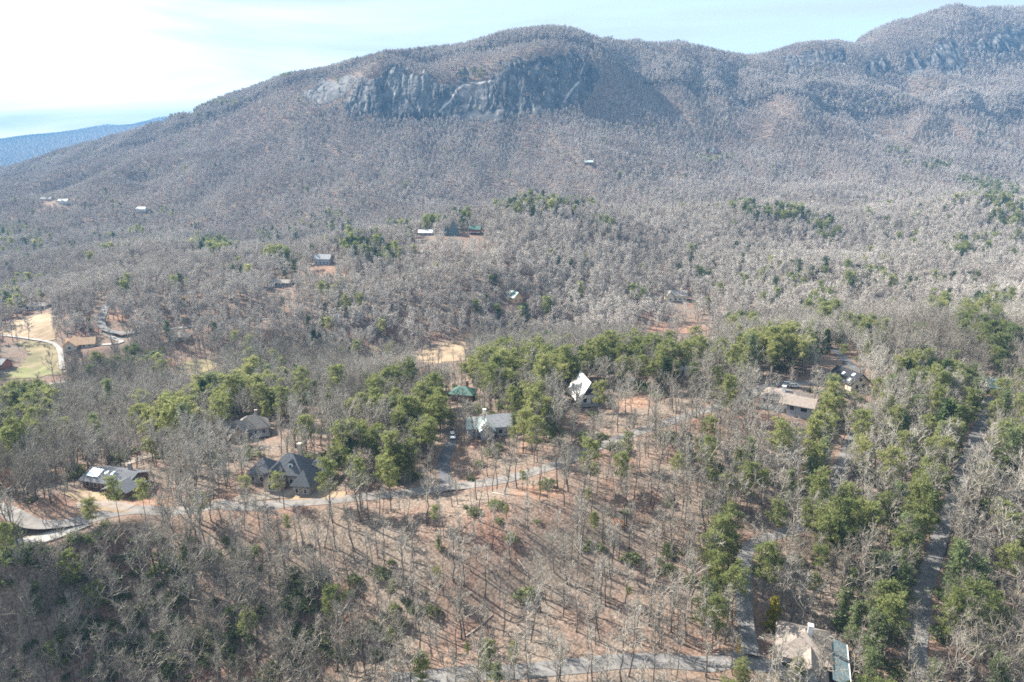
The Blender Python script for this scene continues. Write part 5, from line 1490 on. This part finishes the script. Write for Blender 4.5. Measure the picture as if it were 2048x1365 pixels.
for x_ in (-7, -4, -1): window(p, x_, -5, 0.8, 1.4, 1.4)
window(p, 7.2, -8.5, 0.8, 2.0, 1.4); window(p, -9, 0, 0.8, 1.6, 1.4, 'l'); door(p, 1.2, -5)
# corner house
p = house("corner", "house", "brown-roofed house with white ridge trim and blue grey metal lean-to in the lower right corner")
wall(p, -5.5, 5, -5, 6.5, 4.2, "grey_wall"); r = hip_roof(p, -5.5, 5, -5, 6.5, 4.2, 3.6, "brown_shingle", 0.8)
wall(p, -2, 4.2, -9.5, -4.99, 3.6, "grey_wall", 'y', 2.4, name="front_gable"); gable_roof(p, -2, 4.2, -9.5, 0, 3.6, 2.4, 'y', "brown_shingle")
b = MB(); b.add([(5.6, -9, 3.9), (9.2, -9, 2.9), (9.2, 5.5, 2.9), (5.6, 5.5, 3.9), (5.6, -9, 4.1), (9.2, -9, 3.1), (9.2, 5.5, 3.1), (5.6, 5.5, 4.1)], [(3, 2, 1, 0), (4, 5, 6, 7), (0, 1, 5, 4), (1, 2, 6, 5), (2, 3, 7, 6), (3, 0, 4, 7)]); lt = b.build("lean_to_roof", M["slate_metal"], p)
MB().box(9.2, 9.36, -9, 5.5, 2.85, 3.16).build("gutter", M["white_trim"], lt)
for y_ in (-8.6, -1.8, 5.1): MB().box(8.9, 9.1, y_, y_ + 0.2, -2.5, 2.86).build("post", M["white_trim"], lt)
chimney(r, 0.8, 0.4, 5, 9.4, 1.0, 1.0, "white_wall"); deck(p, -5.4, -2.1, -8.5, -5.05, 0.5)
window(p, 1.1, -9.5, 0.9, 1.8, 1.6); window(p, -4, -5, 1.0, 1.3, 1.6); window(p, -5.5, 0, 1.0, 1.4, 1.6, 'l'); window(p, -5.5, 4, 1.0, 1.4, 1.6, 'l'); door(p, -2.8, -5, z=0.5)
# green roof with brick chimney
p = house("brickgreen", "house", "small house with green metal hip roof and brick chimney above the white SUV")
wall(p, -4.5, 5.5, -3.5, 4, 3.2, "brick"); r = hip_roof(p, -4.5, 5.5, -3.5, 4, 3.2, 2.8, "green_metal")
chimney(r, 1.8, 2.6, 3, 7.6, 1.1, 0.9, "brick"); window(p, -2, -3.5, 0.9, 1.3, 1.5); window(p, 3, -3.5, 0.9, 1.3, 1.5); door(p, 0.6, -3.5)
# tan cross gables by the golf course
p = house("orange", "house", "house with bright orange tan cross gable roofs beside the golf course")
wall(p, -8, 9, -4, 4, 3.0, "tan_wall", 'x', 3.4); r = gable_roof(p, -8, 9, -4, 4, 3.0, 3.4, 'x', "orange_shingle", 0.8)
wall(p, -9, -1.2, -8, 7, 3.1, "tan_wall", 'y', 3.6, name="cross_wing"); gable_roof(p, -9, -1.2, -8, 7, 3.1, 3.6, 'y', "orange_shingle", 0.8)
chimney(r, 2, 1.6, 3, 7, 1.0, 1.0, "brick"); window(p, -5.1, -8, 0.8, 2.2, 1.6); window(p, 2.5, -4, 0.8, 1.5, 1.5); window(p, 6, -4, 0.8, 1.5, 1.5); door(p, 0.4, -4)

def small_house(key, name, label, w, d, h, gh, axis_, wm, rm, roof="gable", win=2, ch=None, wing=None):
    p = house(key, name, label)
    if roof == "gable":
        wall(p, -w / 2, w / 2, -d / 2, d / 2, h, wm, axis_, gh); r = gable_roof(p, -w / 2, w / 2, -d / 2, d / 2, h, gh, axis_, rm)
    else:
        wall(p, -w / 2, w / 2, -d / 2, d / 2, h, wm); r = hip_roof(p, -w / 2, w / 2, -d / 2, d / 2, h, gh, rm)
    for i in range(win): window(p, -w / 2 + w * (i + 0.5) / (win + 0.0), -d / 2, 0.9, min(1.6, w / win * 0.5), 1.5)
    if ch: chimney(r, ch[0], ch[1], h, h + gh + 1.2, 1.0, 1.0, ch[2])
    if wing:
        x0, x1, y0, y1, hh, g2, ax, m1, m2 = wing
        wall(p, x0, x1, y0, y1, hh, m1, ax, g2, name="wing_wall"); gable_roof(p, x0, x1, y0, y1, hh, g2, ax, m2, name="wing_roof")
        window(p, (x0 + x1) / 2, y0, 0.9, 1.4, 1.5)
    return p
small_house("lodge", "house", "brown-roofed house with white porch rail behind the golf course trees", 13, 9, 3.2, 3.0, 'x', "brown_wall", "taupe_shingle", "hip", 4)
small_house("longgrey", "house", "long low grey-roofed house on the track across the valley", 16, 9, 3.4, 2.0, 'x', "grey_wall", "taupe_shingle", "gable", 5, None, (-9, -4, -6.5, 0, 3.1, 1.6, 'y', "white_wall", "taupe_shingle"))
small_house("gablegrey", "house", "blue grey gabled house on the wooded hill above the long grey house", 14, 9, 5.2, 3.4, 'x', "grey_wall", "grey_shingle", "gable", 4)
small_house("whiteroof", "house", "small house with white metal roof on the far hilltop", 14, 8, 3.2, 2.4, 'x', "grey_wall", "white_metal", "gable", 3)
p = small_house("tealpeak", "a_frame_house", "steep dark teal peaked house on the far hilltop", 10, 10, 3.0, 11.0, 'y', "slate_metal", "slate_metal", "gable", 2, None, (-9, -4.5, -4.9, 4, 3.0, 5.0, 'y', "slate_metal", "slate_metal"))
p = small_house("redgreen", "house", "dark red house with green roof and deck on the far hilltop", 11, 9, 5.0, 3.0, 'x', "red_wall", "green_metal", "gable", 3)
deck(p, -6, 6, -8, -4.6, 2.2)
small_house("cream2", "cottage", "tiny cream cottage between the teal peak and the red house", 6, 5, 2.8, 1.8, 'x', "cream_wall", "grey_shingle", "gable", 2)
small_house("log", "cabin", "honey coloured log cabin with teal roof at mid valley", 8, 10, 4.0, 4.0, 'y', "yellow_log_wall", "teal_metal", "gable", 2, (2.2, 3.0, "stone"))
small_house("manor", "house", "cream house with several pale gables right of mid valley", 18, 10, 4.6, 3.6, 'x', "cream_wall", "taupe_shingle", "gable", 5, (5, 2, "cream_wall"), (-8, -2, -8, 0, 4.4, 3.8, 'y', "cream_wall", "taupe_shingle"))
small_house("tealcorner", "cabin", "cabin with pale teal metal roof at the head of the right hand road", 9, 8, 3.0, 2.8, 'x', "brown_wall", "teal_metal", "gable", 3)
small_house("valleydark", "house", "low grey-roofed house behind dark evergreens above the left fairway", 16, 9, 3.2, 2.6, 'x', "white_wall", "taupe_shingle", "hip", 4)
small_house("edge", "house", "house corner cut by the left edge beside the fairway", 10, 8, 3.4, 2.6, 'x', "brick", "grey_shingle", "gable", 3)
small_house("cabin", "cabin", "lone cabin with pale green roof high on the mountain apron", 14, 10, 4.6, 3.0, 'x', "brown_wall", "mint_metal", "gable", 3)
small_house("farwhite", "house", "tiny house with bright white roof on the far left slope", 14, 9, 3.4, 2.4, 'x', "white_wall", "white_metal", "gable", 3)
small_house("farpale", "house", "tiny pale-roofed house, leftmost on the far left slope", 16, 9, 3.4, 2.6, 'x', "cream_wall", "grey_shingle", "gable", 3)
small_house("farteal", "house", "tiny dark teal-roofed house right of the leftmost far house", 16, 9, 3.4, 2.6, 'x', "white_wall", "slate_metal", "gable", 3)
small_house("fargable", "house", "tiny grey gabled house high on the right side of the apron", 12, 10, 4.4, 3.8, 'y', "grey_wall", "slate_metal", "gable", 2)
small_house("pale", "cottage", "pale cottage barely seen through trees left of the tan-roofed house", 9, 7, 3.4, 2.4, 'x', "white_wall", "grey_shingle", "gable", 3)
small_house("glimpse", "cottage", "pale cottage glimpsed through bare trees above the taupe-roofed house", 9, 7, 3.2, 2.4, 'x', "white_wall", "grey_shingle", "gable", 2)

# retaining wall under the concrete driveway, lower left
ln = RD[5][3]
t_ = np.gradient(ln[:, :2], axis=0); t_ /= np.linalg.norm(t_, axis=1)[:, None]
nr_ = np.stack([-t_[:, 1], t_[:, 0]], 1)
side = 1 if nr_[len(nr_) // 2, 1] < 0 else -1
edge = ln[:, :2] + nr_ * side * 3.35
b = MB()
for i in range(len(edge) - 1):
    z0, z1 = ln[i, 2], ln[i + 1, 2]
    a, c = edge[i], edge[i + 1]
    o_ = nr_[i] * side * 0.4
    b.add([(a[0], a[1], z0 - 3.5), (c[0], c[1], z1 - 3.5), (c[0] + o_[0], c[1] + o_[1], z1 - 3.5), (a[0] + o_[0], a[1] + o_[1], z0 - 3.5), (a[0], a[1], z0 + 0.45), (c[0], c[1], z1 + 0.45), (c[0] + o_[0], c[1] + o_[1], z1 + 0.45), (a[0] + o_[0], a[1] + o_[1], z0 + 0.45)],
          [(0, 3, 2, 1), (4, 5, 6, 7), (0, 1, 5, 4), (2, 3, 7, 6)])
tag(b.build("retaining_wall", M["stone"]), "low stone retaining wall along the concrete driveway at lower left", "wall")

# ------------------------------------------------------------------ cars
def car(px, py, rot, label, dark_cargo=True, name="parked_car", cat="car", L_=4.7, W_=1.9, hh=1.75):
    q = hit(px, py)
    zt = height(q[0], q[1]) + 0.14
    root = tag(empty(name, (q[0], q[1], float(zt)), math.radians(rot)), label, cat)
    def prism(prof, w0, w1):
        n_ = len(prof)
        b = MB()
        b.add([(-w0 / 2, a, c) for a, c in prof] + [(w0 / 2, a, c) for a, c in prof], [tuple(range(n_)), tuple(range(2 * n_ - 1, n_ - 1, -1))] + [(i, n_ + i, n_ + (i + 1) % n_, (i + 1) % n_) for i in range(n_)])
        return b
    f = L_ / 2
    lower = [(-f, .45), (-f + .12, .32), (f - .12, .32), (f, .5), (f - .02, .85), (f - .1, .95), (-f + 1.2, 1.02), (-f + .25, .92), (-f, .8)]
    body = prism(lower, W_, W_).build("body", M["white_paint"], root)
    cab = MB()
    zb, zt_ = 0.98, hh
    base = [(-W_ / 2 + .06, -f + 1.15), (W_ / 2 - .06, -f + 1.15), (W_ / 2 - .06, f - .12), (-W_ / 2 + .06, f - .12)]
    topp = [(-W_ / 2 + .26, -f + 1.85), (W_ / 2 - .26, -f + 1.85), (W_ / 2 - .24, f - .5), (-W_ / 2 + .24, f - .5)]
    cab.add([(a, c, zb) for a, c in base] + [(a, c, zt_ - .1) for a, c in topp], [(0, 1, 5, 4), (1, 2, 6, 5), (2, 3, 7, 6), (3, 0, 4, 7), (4, 5, 6, 7), (3, 2, 1, 0)])
    cab.build("glasshouse", M["glass"], root)
    rf = MB(); rf.box(-W_ / 2 + .22, W_ / 2 - .22, -f + 1.8, f - .42, zt_ - .12, zt_)
    rf.build("roof", M["white_paint"], root)
    for s in (-1, 1):
        b = MB()
        for y_ in (-0.1, 1.0): b.add([(s * (W_ / 2 - .05), y_, zb), (s * (W_ / 2 - .05), y_ + .1, zb), (s * (W_ / 2 - .23), y_ + .1, zt_ - .1), (s * (W_ / 2 - .23), y_, zt_ - .1)], [(0, 1, 2, 3), (3, 2, 1, 0)])
        b.build("pillar", M["white_paint"], root)
        MB().box(s * (W_ / 2) - .02, s * (W_ / 2) + .16 * s + .02, -f + 1.35, -f + 1.5, 1.02, 1.16).build("mirror", M["white_paint"], root)
        MB().box(s * .62 - .22, s * .62 + .22, -f - .03, -f + .05, .68, .84).build("headlight", M["lamp_lens"], root)
        MB().box(s * .78 - .1, s * .78 + .1, f - .06, f + .03, .7, .98).build("tail_light", M["red_lens"], root)
        for y_ in (-f + .9, f - .85):
            w = MB().tube((s * (W_ / 2 - .22), y_, .35), (s * (W_ / 2 + .02), y_, .35), .35, .35, 16).build("wheel", M["rubber"], root)
            MB().tube((s * (W_ / 2 + .021), y_, .35), (s * (W_ / 2 + .035), y_, .35), .21, .19, 12).build("rim", M["steel"], w)
    return root
car(905, 876, 10, "white SUV parked on the dark driveway left of the mint-roofed house")
car(1577, 772, 74, "white car parked behind the tan-roofed house", hh=1.6)
car(1588, 775, 80, "second white car behind the tan-roofed house, right of the first", hh=1.5)
# ------------------------------------------------------------------ air
hz = MB().box(-6100, 6100, -520, 8600, float(GH.min()) - 1.0, float(GH.max()) + 40.0)
hm = bpy.data.materials.new("haze")
hm.use_nodes = True
hm.node_tree.nodes.clear()
ho = hm.node_tree.nodes.new("ShaderNodeOutputMaterial")
pv = hm.node_tree.nodes.new("ShaderNodeVolumePrincipled")
pv.inputs["Color"].default_value = (0.20, 0.44, 0.78, 1)
pv.inputs["Density"].default_value = 0.000135
pv.inputs["Anisotropy"].default_value = 0.0
hm.node_tree.links.new(pv.outputs[0], ho.inputs["Volume"])
tag(hz.build("haze", hm), "thin blue haze filling the valley air", None, None, "stuff")
